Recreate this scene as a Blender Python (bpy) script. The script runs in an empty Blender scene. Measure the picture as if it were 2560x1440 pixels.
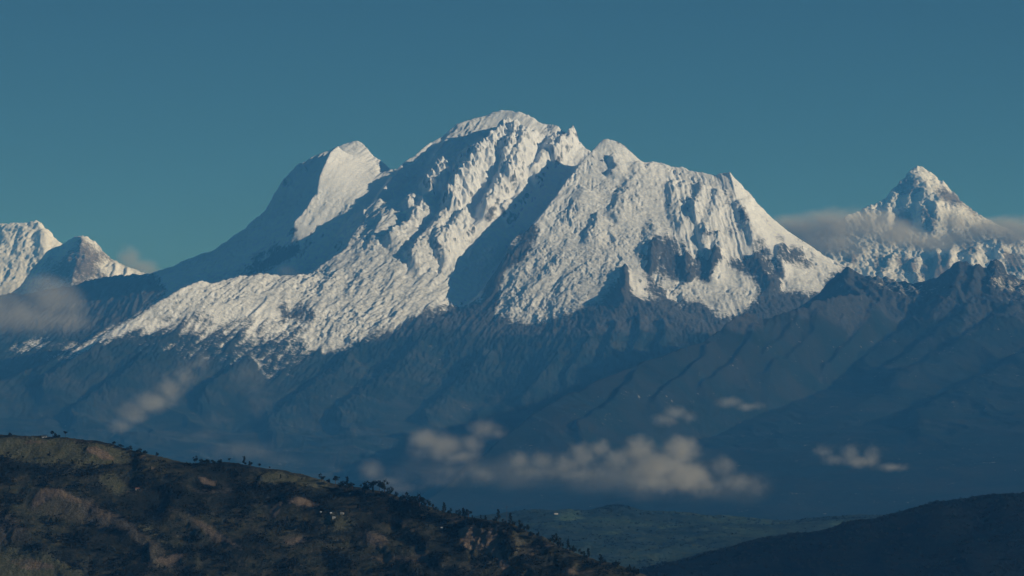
import bpy, math, time
import numpy as np
from mathutils import Vector, Matrix

C = bpy.context.scene.collection
scene = bpy.context.scene
f32 = np.float32

# ------------------------------------------------------------------ camera
F_PX = 8082.0                      # focal length in pixels of a 2560 wide frame
PITCH = math.atan(415.0 / F_PX)    # the eye-level line lies at row 1135
cam_d = bpy.data.cameras.new('camera')
cam_d.sensor_width = 36.0
cam_d.lens = 36.0 * F_PX / 2560.0
cam_d.clip_start = 10.0
cam_d.clip_end = 300000.0
cam = bpy.data.objects.new('camera', cam_d)
C.objects.link(cam)
cam.rotation_euler = (math.pi / 2 + PITCH, 0, 0)
scene.camera = cam

# ------------------------------------------------------------------ sky and sun
SUN_EL = math.radians(float(__import__('os').environ.get('EL', 18.0)))
SUN_AZ = math.radians(float(__import__('os').environ.get('AZ', 76.0)))        # to the right of straight behind the camera
sun_dir = Vector((math.cos(SUN_EL) * math.sin(SUN_AZ), -math.cos(SUN_EL) * math.cos(SUN_AZ), math.sin(SUN_EL)))
world = bpy.data.worlds.new('World')
scene.world = world
world.use_nodes = True
wn = world.node_tree
bg = wn.nodes['Background']
sky = wn.nodes.new('ShaderNodeTexSky')
sky.sky_type = 'NISHITA'
sky.sun_disc = False
sky.sun_elevation = SUN_EL
sky.sun_rotation = math.pi - SUN_AZ
sky.altitude = 3600.0
sky.air_density = float(__import__("os").environ.get("AIR", 1.0))
sky.dust_density = 0.3
sky.ozone_density = float(__import__("os").environ.get("OZ", 7.0))
tint = wn.nodes.new('ShaderNodeMix')
tint.data_type = 'RGBA'
tint.blend_type = 'MULTIPLY'
tint.inputs[0].default_value = 1.0
tint.inputs[7].default_value = (0.58, 0.70, 0.53, 1)
wn.links.new(sky.outputs[0], tint.inputs[6])
wn.links.new(tint.outputs[2], bg.inputs[0])
bg.inputs[1].default_value = 0.05
sun_d = bpy.data.lights.new('sun', 'SUN')
sun_d.energy = 3.9
sun_d.angle = math.radians(0.5)
sun_d.color = (1.0, 0.995, 0.99)
sun = bpy.data.objects.new('sun', sun_d)
C.objects.link(sun)
sun.rotation_euler = sun_dir.to_track_quat('Z', 'Y').to_euler()
sun.location = (0, 0, 9000)

vs = scene.view_settings
vs.view_transform = 'Standard'
vs.look = 'None'
vs.exposure = 0.0
vs.gamma = 1.0
vs.use_curve_mapping = False
scene.cycles.volume_bounces = 0
scene.cycles.max_bounces = 6
scene.cycles.use_denoising = True

HAZE = True

# ------------------------------------------------------------------ numpy helpers
SP, CP = math.sin(PITCH), math.cos(PITCH)


def unproject(u, v, D):
    """pixel (2560 x 1440 frame) and depth along +y in metres -> world point"""
    a = (np.asarray(u, float) - 1280.0) / F_PX
    b = (720.0 - np.asarray(v, float)) / F_PX
    k = D / (CP - b * SP)
    return a * k, D, (SP + b * CP) * k


def project(x, y, z):
    f = y * CP + z * SP
    b = (z * CP - y * SP) / f
    return 1280.0 + F_PX * x / f, 720.0 - F_PX * b


_rng = np.random.RandomState(7)
_PERM = _rng.permutation(256).astype(np.int32)
_PERM = np.concatenate([_PERM, _PERM, _PERM])
_ang = _rng.rand(256) * 2 * math.pi
_GX, _GY = np.cos(_ang).astype(f32), np.sin(_ang).astype(f32)


def perlin(x, y, seed=0):
    x = np.asarray(x, f32) + f32(seed * 17.31)
    y = np.asarray(y, f32) + f32(seed * 9.73)
    xi, yi = np.floor(x), np.floor(y)
    fx, fy = x - xi, y - yi
    xi = xi.astype(np.int32) & 255
    yi = yi.astype(np.int32) & 255
    sx = fx * fx * fx * (fx * (fx * 6 - 15) + 10)
    sy = fy * fy * fy * (fy * (fy * 6 - 15) + 10)

    def g(ix, iy, dx, dy):
        h = _PERM[_PERM[ix & 255] + (iy & 255)]
        return _GX[h] * dx + _GY[h] * dy
    n00 = g(xi, yi, fx, fy)
    n10 = g(xi + 1, yi, fx - 1, fy)
    n01 = g(xi, yi + 1, fx, fy - 1)
    n11 = g(xi + 1, yi + 1, fx - 1, fy - 1)
    a = n00 + sx * (n10 - n00)
    b = n01 + sx * (n11 - n01)
    return (a + sy * (b - a)) * f32(1.5)


def fbm(x, y, octaves=4, seed=0, gain=0.5):
    o = 0.0
    amp = 1.0
    for k in range(octaves):
        o = o + amp * perlin(x * (2.03 ** k), y * (2.03 ** k), seed + k * 3)
        amp *= gain
    return o


def ridged(x, y, octaves=4, seed=0, gain=0.5):
    o = 0.0
    amp = 1.0
    for k in range(octaves):
        o = o + amp * (1.0 - np.abs(perlin(x * (2.03 ** k), y * (2.03 ** k), seed + k * 3)) * 2.0)
        amp *= gain
    return o


def smooth(a, b, x):
    t = np.clip((x - a) / (b - a), 0, 1)
    return t * t * (3 - 2 * t)


class Field:
    """A height field on a wedge of ground: columns fan out from the view point, rows are depths. Heights come from
    ridge, valley and foot lines by diffusion; detail is added afterwards."""

    def __init__(self, u0, u1, du, depths):
        self.D = np.asarray(depths, float)
        n = int(round((u1 - u0) / du)) + 1
        self.s = (np.linspace(u0, u1, n) - 1280.0) / F_PX / CP
        self.h, self.w = len(self.D), n
        self.fix = np.full((self.h, self.w), np.nan)

    def line(self, pts, top=False):
        p = np.array(pts, float)
        x, y, z = unproject(p[:, 0], p[:, 1], p[:, 2] * 1000.0)
        self._line(x, y, z)

    def _line(self, x, y, z):
        cs = np.interp(x / y, self.s, np.arange(self.w), left=-99, right=-99)
        s0, ds = self.s[0], self.s[1] - self.s[0]
        cs = (x / y - s0) / ds
        rs = np.interp(y, self.D, np.arange(self.h))
        for i in range(len(x) - 1):
            m = int(max(abs(cs[i + 1] - cs[i]), abs(rs[i + 1] - rs[i]))) * 2 + 2
            t = np.linspace(0, 1, m)
            ci = np.round(cs[i] + t * (cs[i + 1] - cs[i])).astype(int)
            ri = np.round(rs[i] + t * (rs[i + 1] - rs[i])).astype(int)
            zz = z[i] + t * (z[i + 1] - z[i])
            ok = (ci >= 0) & (ci < self.w) & (ri >= 0) & (ri < self.h)
            self.fix[ri[ok], ci[ok]] = zz[ok]

    def world_line(self, pts):
        p = np.array(pts, float)
        self._line(p[:, 0], p[:, 1], p[:, 2])

    def row(self, D, v):
        """a whole row at depth D km seen at image row v"""
        self.line([(self.u_of(0), v, D), (self.u_of(-1), v, D)])

    def u_of(self, i):
        return 1280.0 + self.s[i] * F_PX * CP

    def solve(self, iters=(400, 300, 200, 140, 90, 60, 40)):
        pyr = [self.fix]
        while min(pyr[-1].shape) > 14 and len(pyr) < 7:
            a = pyr[-1]
            h, w = (a.shape[0] + 1) // 2, (a.shape[1] + 1) // 2
            b = np.full((h * 2, w * 2), np.nan)
            b[:a.shape[0], :a.shape[1]] = a
            b = b.reshape(h, 2, w, 2)
            m = np.isfinite(b)
            cnt = m.sum(axis=(1, 3))
            sm = np.where(m, b, 0).sum(axis=(1, 3))
            with np.errstate(invalid='ignore', divide='ignore'):
                pyr.append(np.where(cnt > 0, sm / np.maximum(cnt, 1), np.nan))
        z = None
        n = len(pyr)
        for lv in range(n - 1, -1, -1):
            fx = pyr[lv]
            m = np.isfinite(fx)
            val = np.where(m, fx, 0)
            if z is None:
                z = np.full(fx.shape, np.nanmean(fx))
            else:
                ri = np.clip((np.arange(fx.shape[0]) - 0.5) / 2, 0, z.shape[0] - 1)
                ci = np.clip((np.arange(fx.shape[1]) - 0.5) / 2, 0, z.shape[1] - 1)
                r0 = np.floor(ri).astype(int); r1 = np.minimum(r0 + 1, z.shape[0] - 1)
                c0 = np.floor(ci).astype(int); c1 = np.minimum(c0 + 1, z.shape[1] - 1)
                fr = (ri - r0)[:, None]; fc = (ci - c0)[None, :]
                z = (z[r0][:, c0] * (1 - fr) * (1 - fc) + z[r1][:, c0] * fr * (1 - fc)
                     + z[r0][:, c1] * (1 - fr) * fc + z[r1][:, c1] * fr * fc)
            z = np.where(m, val, z)
            for _ in range(iters[n - 1 - lv] if n - 1 - lv < len(iters) else 30):
                p = np.pad(z, 1, mode='edge')
                z = 0.25 * (p[:-2, 1:-1] + p[2:, 1:-1] + p[1:-1, :-2] + p[1:-1, 2:])
                z = np.where(m, val, z)
        # take the knife edge off the constraint lines
        for _ in range(2):
            p = np.pad(z, 1, mode='edge')
            z = 0.5 * z + 0.125 * (p[:-2, 1:-1] + p[2:, 1:-1] + p[1:-1, :-2] + p[1:-1, 2:])
        self.z = z.astype(f32)
        self.y = np.repeat(self.D[:, None], self.w, 1).astype(f32)
        self.x = (self.s[None, :] * self.D[:, None]).astype(f32)
        self.remap()
        return self

    def remap(self):
        u, v = project(self.x.astype(float), self.y.astype(float), self.z.astype(float))
        self.u, self.v = u.astype(f32), v.astype(f32)

    def rib(self, pts, amp, wl, wr, taper=0.12, d0=None, d1=None, rag=0.0):
        """raise a crest along a polyline (u, v): falls off within wl px on its left side, wr px on its right side.
        left/right as seen walking along the points downhill"""
        p = np.array([q[:2] for q in pts], float)
        pad = max(wl, wr) * 1.6 + 6
        m = ((self.u > p[:, 0].min() - pad) & (self.u < p[:, 0].max() + pad)
             & (self.v > p[:, 1].min() - pad) & (self.v < p[:, 1].max() + pad))
        if d0: m &= self.y > d0 * 1000
        if d1: m &= self.y < d1 * 1000
        idx = np.nonzero(m)
        if len(idx[0]) == 0:
            return
        U, V = self.u[idx].astype(f32), self.v[idx].astype(f32)
        # organic wobble
        U = U + 5 * perlin(U / 31, V / 31, 5) + 2.5 * perlin(U / 11, V / 11, 6)
        V = V + 5 * perlin(U / 31, V / 31, 8)
        best = np.full(U.shape, 1e9, f32); sd = np.zeros(U.shape, f32); tt = np.zeros(U.shape, f32)
        L = np.concatenate([[0], np.cumsum(np.hypot(*(p[1:] - p[:-1]).T))])
        for i in range(len(p) - 1):
            ax, ay = p[i]; bx, by = p[i + 1]
            dx, dy = bx - ax, by - ay
            l2 = dx * dx + dy * dy + 1e-6
            t = np.clip(((U - ax) * dx + (V - ay) * dy) / l2, 0, 1)
            ex, ey = U - (ax + t * dx), V - (ay + t * dy)
            d = np.hypot(ex, ey)
            side = np.sign(dx * ey - dy * ex)      # image y points down: >0 = right-hand when facing along in image space
            k = d < best
            best = np.where(k, d, best)
            sd = np.where(k, side * d, sd)
            tt = np.where(k, (L[i] + t * math.sqrt(l2)) / L[-1], tt)
        # image-left of a line going down is side>0 ... make sign: negative = screen left
        s = -sd
        prof = np.where(s < 0, 1 - smooth(0, wl, -s), np.exp(-np.square(np.maximum(s, 0) / wr) * 2.0))
        end = smooth(0, taper, tt) * smooth(0, taper, 1 - tt)
        crumble = 1 + rag * (0.45 * perlin(U / 19, V / 19, 15) + 0.4 * perlin(U / 8, V / 8, 16))
        self.z[idx] += (amp * prof * end * crumble).astype(f32)


def paint(cv, poly, value=1.0):
    """fill a polygon given in frame pixels into a half-size map"""
    p = np.array(poly, float) / 2.0
    y0, y1 = max(int(p[:, 1].min()), 0), min(int(p[:, 1].max()) + 1, cv.shape[0] - 1)
    x0, x1 = max(int(p[:, 0].min()), 0), min(int(p[:, 0].max()) + 1, cv.shape[1] - 1)
    if y1 <= y0 or x1 <= x0:
        return
    Y, X = np.mgrid[y0:y1 + 1, x0:x1 + 1] + 0.5
    ins = np.zeros(Y.shape, bool)
    for i in range(len(p)):
        (ax, ay), (bx, by) = p[i - 1], p[i]
        if ay == by:
            continue
        ins ^= ((ay > Y) != (by > Y)) & (X < (bx - ax) * (Y - ay) / (by - ay) + ax)
    sub = cv[y0:y1 + 1, x0:x1 + 1]
    sub[ins] = value


def blur(a, r):
    k = np.exp(-np.square(np.arange(-int(3 * r), int(3 * r) + 1) / r) / 2)
    k /= k.sum()
    n = len(k) // 2
    p = np.pad(a, ((n, n), (0, 0)), mode='edge')
    a = sum(k[i] * p[i:i + a.shape[0]] for i in range(len(k)))
    p = np.pad(a, ((0, 0), (n, n)), mode='edge')
    return sum(k[i] * p[:, i:i + a.shape[1]] for i in range(len(k)))


OX, OY = 150, 0          # map margin (half pixels) left of the frame


def new_map():
    return np.zeros((760, 1280 + 2 * OX), f32)


def pmap(polys, r=2.0):
    cv = new_map()
    for q in polys:
        val = 1.0
        if isinstance(q, tuple) and isinstance(q[0], (int, float)):
            val, q = q
        paint(cv, [(a + 2 * OX, b + 2 * OY) for a, b in q], val)
    return blur(cv, r) if r else cv


def look(cv, u, v):
    x = np.clip(u / 2.0 + OX, 0, cv.shape[1] - 1.01)
    y = np.clip(v / 2.0 + OY, 0, cv.shape[0] - 1.01)
    x0, y0 = x.astype(np.int32), y.astype(np.int32)
    fx, fy = x - x0, y - y0
    return (cv[y0, x0] * (1 - fx) * (1 - fy) + cv[y0, x0 + 1] * fx * (1 - fy)
            + cv[y0 + 1, x0] * (1 - fx) * fy + cv[y0 + 1, x0 + 1] * fx * fy).astype(f32)


def mesh_grid(name, fld, mat, attrs=None, kind='structure', label=None, cat=None, group=None):
    h, w = fld.h, fld.w
    me = bpy.data.meshes.new(name)
    co = np.stack([fld.x, fld.y, fld.z], -1).reshape(-1, 3).astype(f32)
    me.vertices.add(h * w)
    me.vertices.foreach_set('co', co.ravel())
    i = np.arange(h * w, dtype=np.int32).reshape(h, w)
    q = np.stack([i[:-1, :-1], i[:-1, 1:], i[1:, 1:], i[1:, :-1]], -1).reshape(-1, 4)
    me.loops.add(q.size)
    me.loops.foreach_set('vertex_index', q.ravel())
    me.polygons.add(len(q))
    me.polygons.foreach_set('loop_start', np.arange(0, q.size, 4, dtype=np.int32))
    me.polygons.foreach_set('use_smooth', np.ones(len(q), bool))
    me.update(calc_edges=True)
    for k, a in (attrs or {}).items():
        at = me.attributes.new(k, 'FLOAT', 'POINT')
        at.data.foreach_set('value', np.ascontiguousarray(a, dtype=f32).ravel())
    me.materials.append(mat)
    o = bpy.data.objects.new(name, me)
    C.objects.link(o)
    if kind: o['kind'] = kind
    if label: o['label'] = label
    if cat: o['category'] = cat
    if group: o['group'] = group
    return o


# ------------------------------------------------------------------ materials
class NT:
    def __init__(self, mat):
        mat.use_nodes = True
        self.t = mat.node_tree
        self.t.nodes.clear()
        self.out = self.t.nodes.new('ShaderNodeOutputMaterial')

    def n(self, kind, **kw):
        nd = self.t.nodes.new(kind)
        for k, v in kw.items():
            setattr(nd, k, v)
        return nd

    def l(self, a, b):
        self.t.links.new(a, b)

    def val(self, sock, v):
        if hasattr(v, 'is_linked'):
            self.l(v, sock)
        else:
            sock.default_value = v

    def math(self, op, a, b=None, c=None, clamp=False):
        m = self.n('ShaderNodeMath', operation=op, use_clamp=clamp)
        for i, q in enumerate((a, b, c)):
            if q is not None:
                self.val(m.inputs[i], q)
        return m.outputs[0]

    def mix(self, fac, a, b):
        m = self.n('ShaderNodeMix', data_type='RGBA')
        self.val(m.inputs[0], fac)
        self.val(m.inputs[6], a)
        self.val(m.inputs[7], b)
        return m.outputs[2]

    def noise(self, vec, scale, detail=4.0, rough=0.55, lac=2.0):
        m = self.n('ShaderNodeTexNoise')
        self.l(vec, m.inputs['Vector'])
        m.inputs['Scale'].default_value = scale
        m.inputs['Detail'].default_value = detail
        m.inputs['Roughness'].default_value = rough
        m.inputs['Lacunarity'].default_value = lac
        return m.outputs['Fac']

    def ramp(self, fac, stops):
        r = self.n('ShaderNodeValToRGB')
        self.l(fac, r.inputs[0])
        e = r.color_ramp.elements
        while len(e) < len(stops):
            e.new(0.5)
        for i, (p, c) in enumerate(stops):
            e[i].position = p
            e[i].color = (*c, 1)
        return r.outputs[0]

    def attr(self, name):
        a = self.n('ShaderNodeAttribute', attribute_name=name)
        return a.outputs['Fac']


def terrain_material(name, rock, soil, snow=None, bump_scale=0.02, bump_h=8.0, tint_scale=0.003, snow_noise=0.03, extra=None):
    """rock, soil: lists of colours; snow: colour or None. The attribute 'snow' says how much of a spot is snow covered,
    'soil' how much is grass or earth instead of bare rock."""
    m = bpy.data.materials.new(name)
    t = NT(m)
    pos = t.n('ShaderNodeNewGeometry').outputs['Position']
    a = t.noise(pos, tint_scale, 6, 0.6)
    b = t.noise(pos, tint_scale * 9, 5, 0.65)
    rc = t.mix(t.ramp(a, [(0.35, (0, 0, 0)), (0.65, (1, 1, 1))]), (*rock[0], 1), (*rock[1], 1))
    rc = t.mix(t.ramp(b, [(0.38, (0, 0, 0)), (0.68, (1, 1, 1))]), rc, (*rock[2], 1))
    sc = t.mix(t.ramp(b, [(0.35, (0, 0, 0)), (0.62, (1, 1, 1))]), (*soil[0], 1), (*soil[1], 1))
    sc = t.mix(t.ramp(a, [(0.42, (0, 0, 0)), (0.66, (1, 1, 1))]), sc, (*soil[2], 1))
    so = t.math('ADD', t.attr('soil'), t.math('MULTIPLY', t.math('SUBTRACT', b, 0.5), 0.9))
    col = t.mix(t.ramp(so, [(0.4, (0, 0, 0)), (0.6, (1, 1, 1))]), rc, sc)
    if snow:
        e = t.noise(pos, snow_noise, 6, 0.7)
        e2 = t.noise(pos, snow_noise * 0.2, 4, 0.6)
        sn = t.math('ADD', t.attr('snow'), t.math('ADD', t.math('MULTIPLY', t.math('SUBTRACT', e, 0.5), 1.7),
                                                     t.math('MULTIPLY', t.math('SUBTRACT', e2, 0.5), 0.8)))
        mk = t.ramp(sn, [(0.28, (0, 0, 0)), (0.74, (1, 1, 1))])
        dirt = t.ramp(t.noise(pos, 0.004, 5, 0.6), [(0.35, snow), (0.75, tuple(c * 0.88 for c in snow))])
        snow_grey = t.math('MULTIPLY', t.attr('snow_grey'), t.ramp(t.noise(pos, 0.021, 7, 0.75), [(0.36, (0, 0, 0)), (0.62, (1, 1, 1))]))
        dirt = t.mix(snow_grey, dirt, (0.36, 0.385, 0.44, 1))
        col = t.mix(mk, col, dirt)
    bs = t.n('ShaderNodeBsdfDiffuse')
    bs.inputs['Roughness'].default_value = 0.3
    t.l(col, bs.inputs['Color'])
    bn = t.noise(pos, bump_scale, 6, 0.62)
    bp = t.n('ShaderNodeBump')
    bp.inputs['Strength'].default_value = 1.0
    bp.inputs['Distance'].default_value = bump_h
    t.l(bn, bp.inputs['Height'])
    t.l(bp.outputs[0], bs.inputs['Normal'])
    t.l(bs.outputs[0], t.out.inputs['Surface'])
    return m


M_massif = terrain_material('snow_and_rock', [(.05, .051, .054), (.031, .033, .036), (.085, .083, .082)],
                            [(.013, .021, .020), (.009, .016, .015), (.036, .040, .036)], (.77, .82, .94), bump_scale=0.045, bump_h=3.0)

# ------------------------------------------------------------------ the great snow mountain
T0 = time.time()


def spaced(*segs):
    """segs: (from km, to km, step m) -> depths in metres"""
    out = []
    for a, b, st in segs:
        n = max(2, int(round((b - a) * 1000 / st)))
        out.append(np.linspace(a * 1000, b * 1000, n, endpoint=False))
    out.append(np.array([segs[-1][1] * 1000.0]))
    return np.concatenate(out)


import os
LOD = float(os.environ.get('LOD', 1.0))

sky_A = [(1470, 374, 32.3), (1455, 374, 32.4), (1448, 366, 32.5), (1440, 352, 32.6), (1425, 338, 32.6), (1410, 330, 32.7), (1392, 318, 32.7), (1375, 310, 32.8),
         (1352, 307, 32.8), (1330, 297, 32.9), (1318, 288, 32.9), (1303, 281, 32.9), (1288, 284, 32.9), (1280, 279, 33), (1262, 276, 33),
         (1248, 277, 33), (1230, 283, 33), (1200, 295, 32.9), (1170, 305, 32.8), (1145, 313, 32.7), (1120, 330, 32.6), (1095, 347, 32.4),
         (1075, 358, 32.3), (1060, 371, 32.2), (1040, 388, 32.1), (1010, 412, 32.0), (985, 432, 31.8), (970, 448, 31.7), (945, 485, 31.45),
         (920, 522, 31.0), (905, 560, 30.5), (880, 590, 30.15), (868, 618, 29.95), (850, 638, 29.8), (800, 668, 29.62), (770, 688, 29.55),
         (740, 690, 29.45), (700, 686, 29.3), (660, 686, 29.1), (612, 686, 28.9), (575, 698, 28.7), (535, 713, 28.5), (505, 703, 28.3),
         (470, 718, 28.1), (437, 735, 27.9), (400, 758, 27.7), (330, 800, 27.4), (250, 842, 27.0), (180, 878, 26.7), (120, 905, 26.4),
         (60, 930, 26.1), (0, 955, 25.8), (-100, 1000, 25.3), (-300, 1070, 24.5)]
sky_L = [(1010, 455, 32.7), (985, 432, 32.7), (965, 415, 32.8), (940, 395, 32.9), (920, 376, 33), (905, 358, 33.1), (890, 353, 33.1), (870, 357, 33.1),
         (840, 368, 33), (815, 378, 33), (780, 395, 32.9), (755, 412, 32.8), (745, 425, 32.8), (720, 445, 32.7), (700, 462, 32.65),
         (690, 480, 32.68), (680, 500, 32.61), (670, 525, 32.53), (640, 560, 32.51), (620, 585, 32.47), (600, 597, 32.42), (585, 610, 32.46),
         (560, 617, 32.43), (520, 632, 32.43), (480, 648, 32.44), (450, 662, 32.42), (430, 670, 32.47), (415, 683, 32.5), (400, 697, 32.5),
         (375, 692, 32.6), (350, 690, 32.7), (300, 692, 32.7), (250, 698, 32.8), (200, 712, 32.9), (150, 725, 33), (50, 735, 33),
         (-100, 750, 33), (-300, 760, 33)]
crest_K = [(845, 366, 32.2), (828, 380, 31.9), (818, 402, 31.65), (800, 440, 31.4), (792, 480, 31.2), (770, 512, 31.05), (735, 556, 30.9), (705, 605, 30.95), (660, 660, 31.0)]
foot_L = [(986, 440, 31.65), (960, 472, 31.28), (934, 508, 30.95), (908, 527, 30.8)]
bulge_A = [(1000, 500, 31.0), (955, 545, 30.4), (935, 590, 30.05), (925, 640, 29.75)]
crest_B = [(1520, 349, 31.6), (1505, 352, 31.6), (1490, 368, 31.5), (1470, 388, 31.3), (1440, 425, 31.0), (1410, 462, 30.7), (1390, 490, 30.5), (1365, 525, 30.25), (1340, 560, 30.0),
           (1318, 580, 29.9), (1292, 592, 29.8), (1275, 608, 29.7), (1266, 640, 29.5), (1252, 675, 29.3), (1238, 705, 29.1), (1220, 745, 28.9), (1212, 775, 28.7),
           (1190, 800, 28.4), (1150, 840, 28.0)]
floor_B = [(1462, 385, 32.2), (1430, 440, 31.7), (1395, 490, 31.35), (1340, 570, 30.9), (1285, 620, 30.5), (1235, 700, 29.9), (1190, 750, 29.4), (1140, 780, 28.9), (1080, 800, 28.6)]
sky_C = [(1520, 349, 31.6), (1545, 353, 31.6), (1562, 364, 31.6), (1580, 380, 31.6), (1594, 396, 31.6), (1606, 403, 31.7), (1640, 405, 31.9), (1668, 411, 32),
         (1690, 420, 32), (1708, 418, 32), (1722, 427, 32), (1740, 436, 32), (1780, 441, 32), (1800, 441, 31.8), (1812, 434, 31.6), (1824, 432, 31.5), (1836, 445, 31.5),
         (1860, 470, 31.45), (1885, 497, 31.4), (1905, 525, 31.3), (1930, 552, 31.2), (1950, 566, 31.1), (1965, 578, 31.05), (1990, 593, 31.0), (2010, 605, 30.9),
         (2040, 628, 30.8), (2070, 648, 30.7), (2120, 675, 30.6), (2200, 720, 30.4), (2320, 780, 30), (2500, 850, 30), (2900, 900, 30)]
crest_S = [(1824, 433, 31.5), (1834, 465, 31.2), (1842, 505, 30.9), (1862, 545, 30.6), (1885, 580, 30.4), (1915, 620, 30.15), (1945, 660, 29.9)]
crest_M = [(1335, 345, 32.3), (1320, 390, 31.87), (1302, 432, 31.48), (1283, 474, 31.12), (1245, 518, 30.78), (1202, 562, 30.45), (1150, 612, 30.15), (1105, 665, 29.75)]
gully_bowl = [(1080, 362, 32.32), (1069, 400, 32.08), (1055, 432, 31.88), (1022, 480, 31.52), (990, 520, 31.2)]
crest_R = [(1222, 332, 32.4), (1213, 362, 32.0), (1197, 390, 31.76), (1172, 428, 31.46), (1142, 470, 31.18), (1108, 520, 30.85)]
gully_T = [(1700, 440, 31.9), (1690, 500, 31.3), (1720, 580, 30.6), (1740, 640, 30.1)]
but_G = [(1562, 690, 29.1), (1566, 730, 28.7), (1560, 757, 28.3), (1490, 815, 27.7), (1400, 885, 27.0), (1300, 965, 26.2), (1230, 1040, 25.6), (1150, 1120, 25.0)]
but_G2 = [(1566, 735, 28.7), (1620, 757, 28.3), (1660, 780, 28.1), (1740, 828, 27.7), (1790, 850, 27.5), (1900, 900, 27.2), (2100, 980, 27)]
dip_G2 = [(1640, 745, 28.95), (1700, 775, 28.85), (1790, 815, 28.6), (1900, 830, 28.5), (2050, 850, 28.5)]
base_s = [(1225, 790, 28.45), (1320, 812, 28.2), (1420, 790, 28.3), (1500, 752, 28.6), (1545, 740, 28.8)]
base_r = [(1640, 735, 29.1), (1760, 760, 29.1), (1850, 795, 28.8), (1960, 760, 29.2), (2080, 745, 29.5), (2200, 760, 29.5)]
base_m = [(770, 890, 27.6), (860, 880, 27.7), (1000, 835, 28.1), (1100, 790, 28.5)]


def build_massif():
    f = Field(-300, 2800, 2.1 / LOD, spaced((11, 18.5, 150 / LOD), (18.5, 25, 45 / LOD), (25, 27.5, 18 / LOD), (27.5, 33.4, 9 / LOD), (33.4, 36.2, 20 / LOD), (36.2, 40, 80 / LOD)))
    f.row(40, 900)
    f.line([(-300, 860, 37), (600, 760, 36), (1000, 620, 35.6), (1500, 700, 37), (2800, 950, 36)])
    f.row(18.5, 1330); f.row(11, 1560)
    sky_L[:] = [(u, v, d - 0.4 * min(1, max(0, (u - 420) / 300))) for u, v, d in sky_L]
    for a in (sky_L, sky_A, crest_K, foot_L, bulge_A, floor_B, sky_C, gully_bowl, crest_R, crest_M, crest_B, crest_S, but_G, but_G2, dip_G2, base_s, base_r, base_m):
        f.line(a)
    f.line([(985, 434, 32.35), (985, 450, 32.7), (985, 480, 33.3), (985, 540, 34.4)]); f.line([(900, 400, 33.4), (985, 462, 33.0), (1060, 440, 33.0), (1150, 400, 33.6)]); f.line([(972, 446, 32.05), (990, 446, 32.12), (1012, 434, 32.2), (1045, 410, 32.35)])
    # behind the crest the ground drops to a glacier basin
    f.line([(830, 690, 30.7), (760, 735, 30.5), (600, 770, 30.2), (500, 800, 30.1), (400, 850, 29.9), (300, 895, 29.6), (200, 930, 29.2), (100, 950, 28.6), (0, 970, 28), (-300, 1030, 27)])
    f.line([(1200, 420, 34.6), (1450, 480, 34.4), (1700, 560, 33.8), (1900, 680, 33.2), (2100, 740, 32.6), (2800, 900, 32)])
    f.line([(-300, 1130, 23), (0, 1090, 24.2), (300, 1075, 24.5), (600, 1085, 24.6), (900, 1085, 24.7), (1150, 1090, 24.7), (1500, 1080, 24.5), (2000, 1080, 24.5), (2800, 1080, 24.5)])
    f.solve()
    return f


mass = build_massif()
print('massif', mass.z.shape, time.time() - T0)

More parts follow.
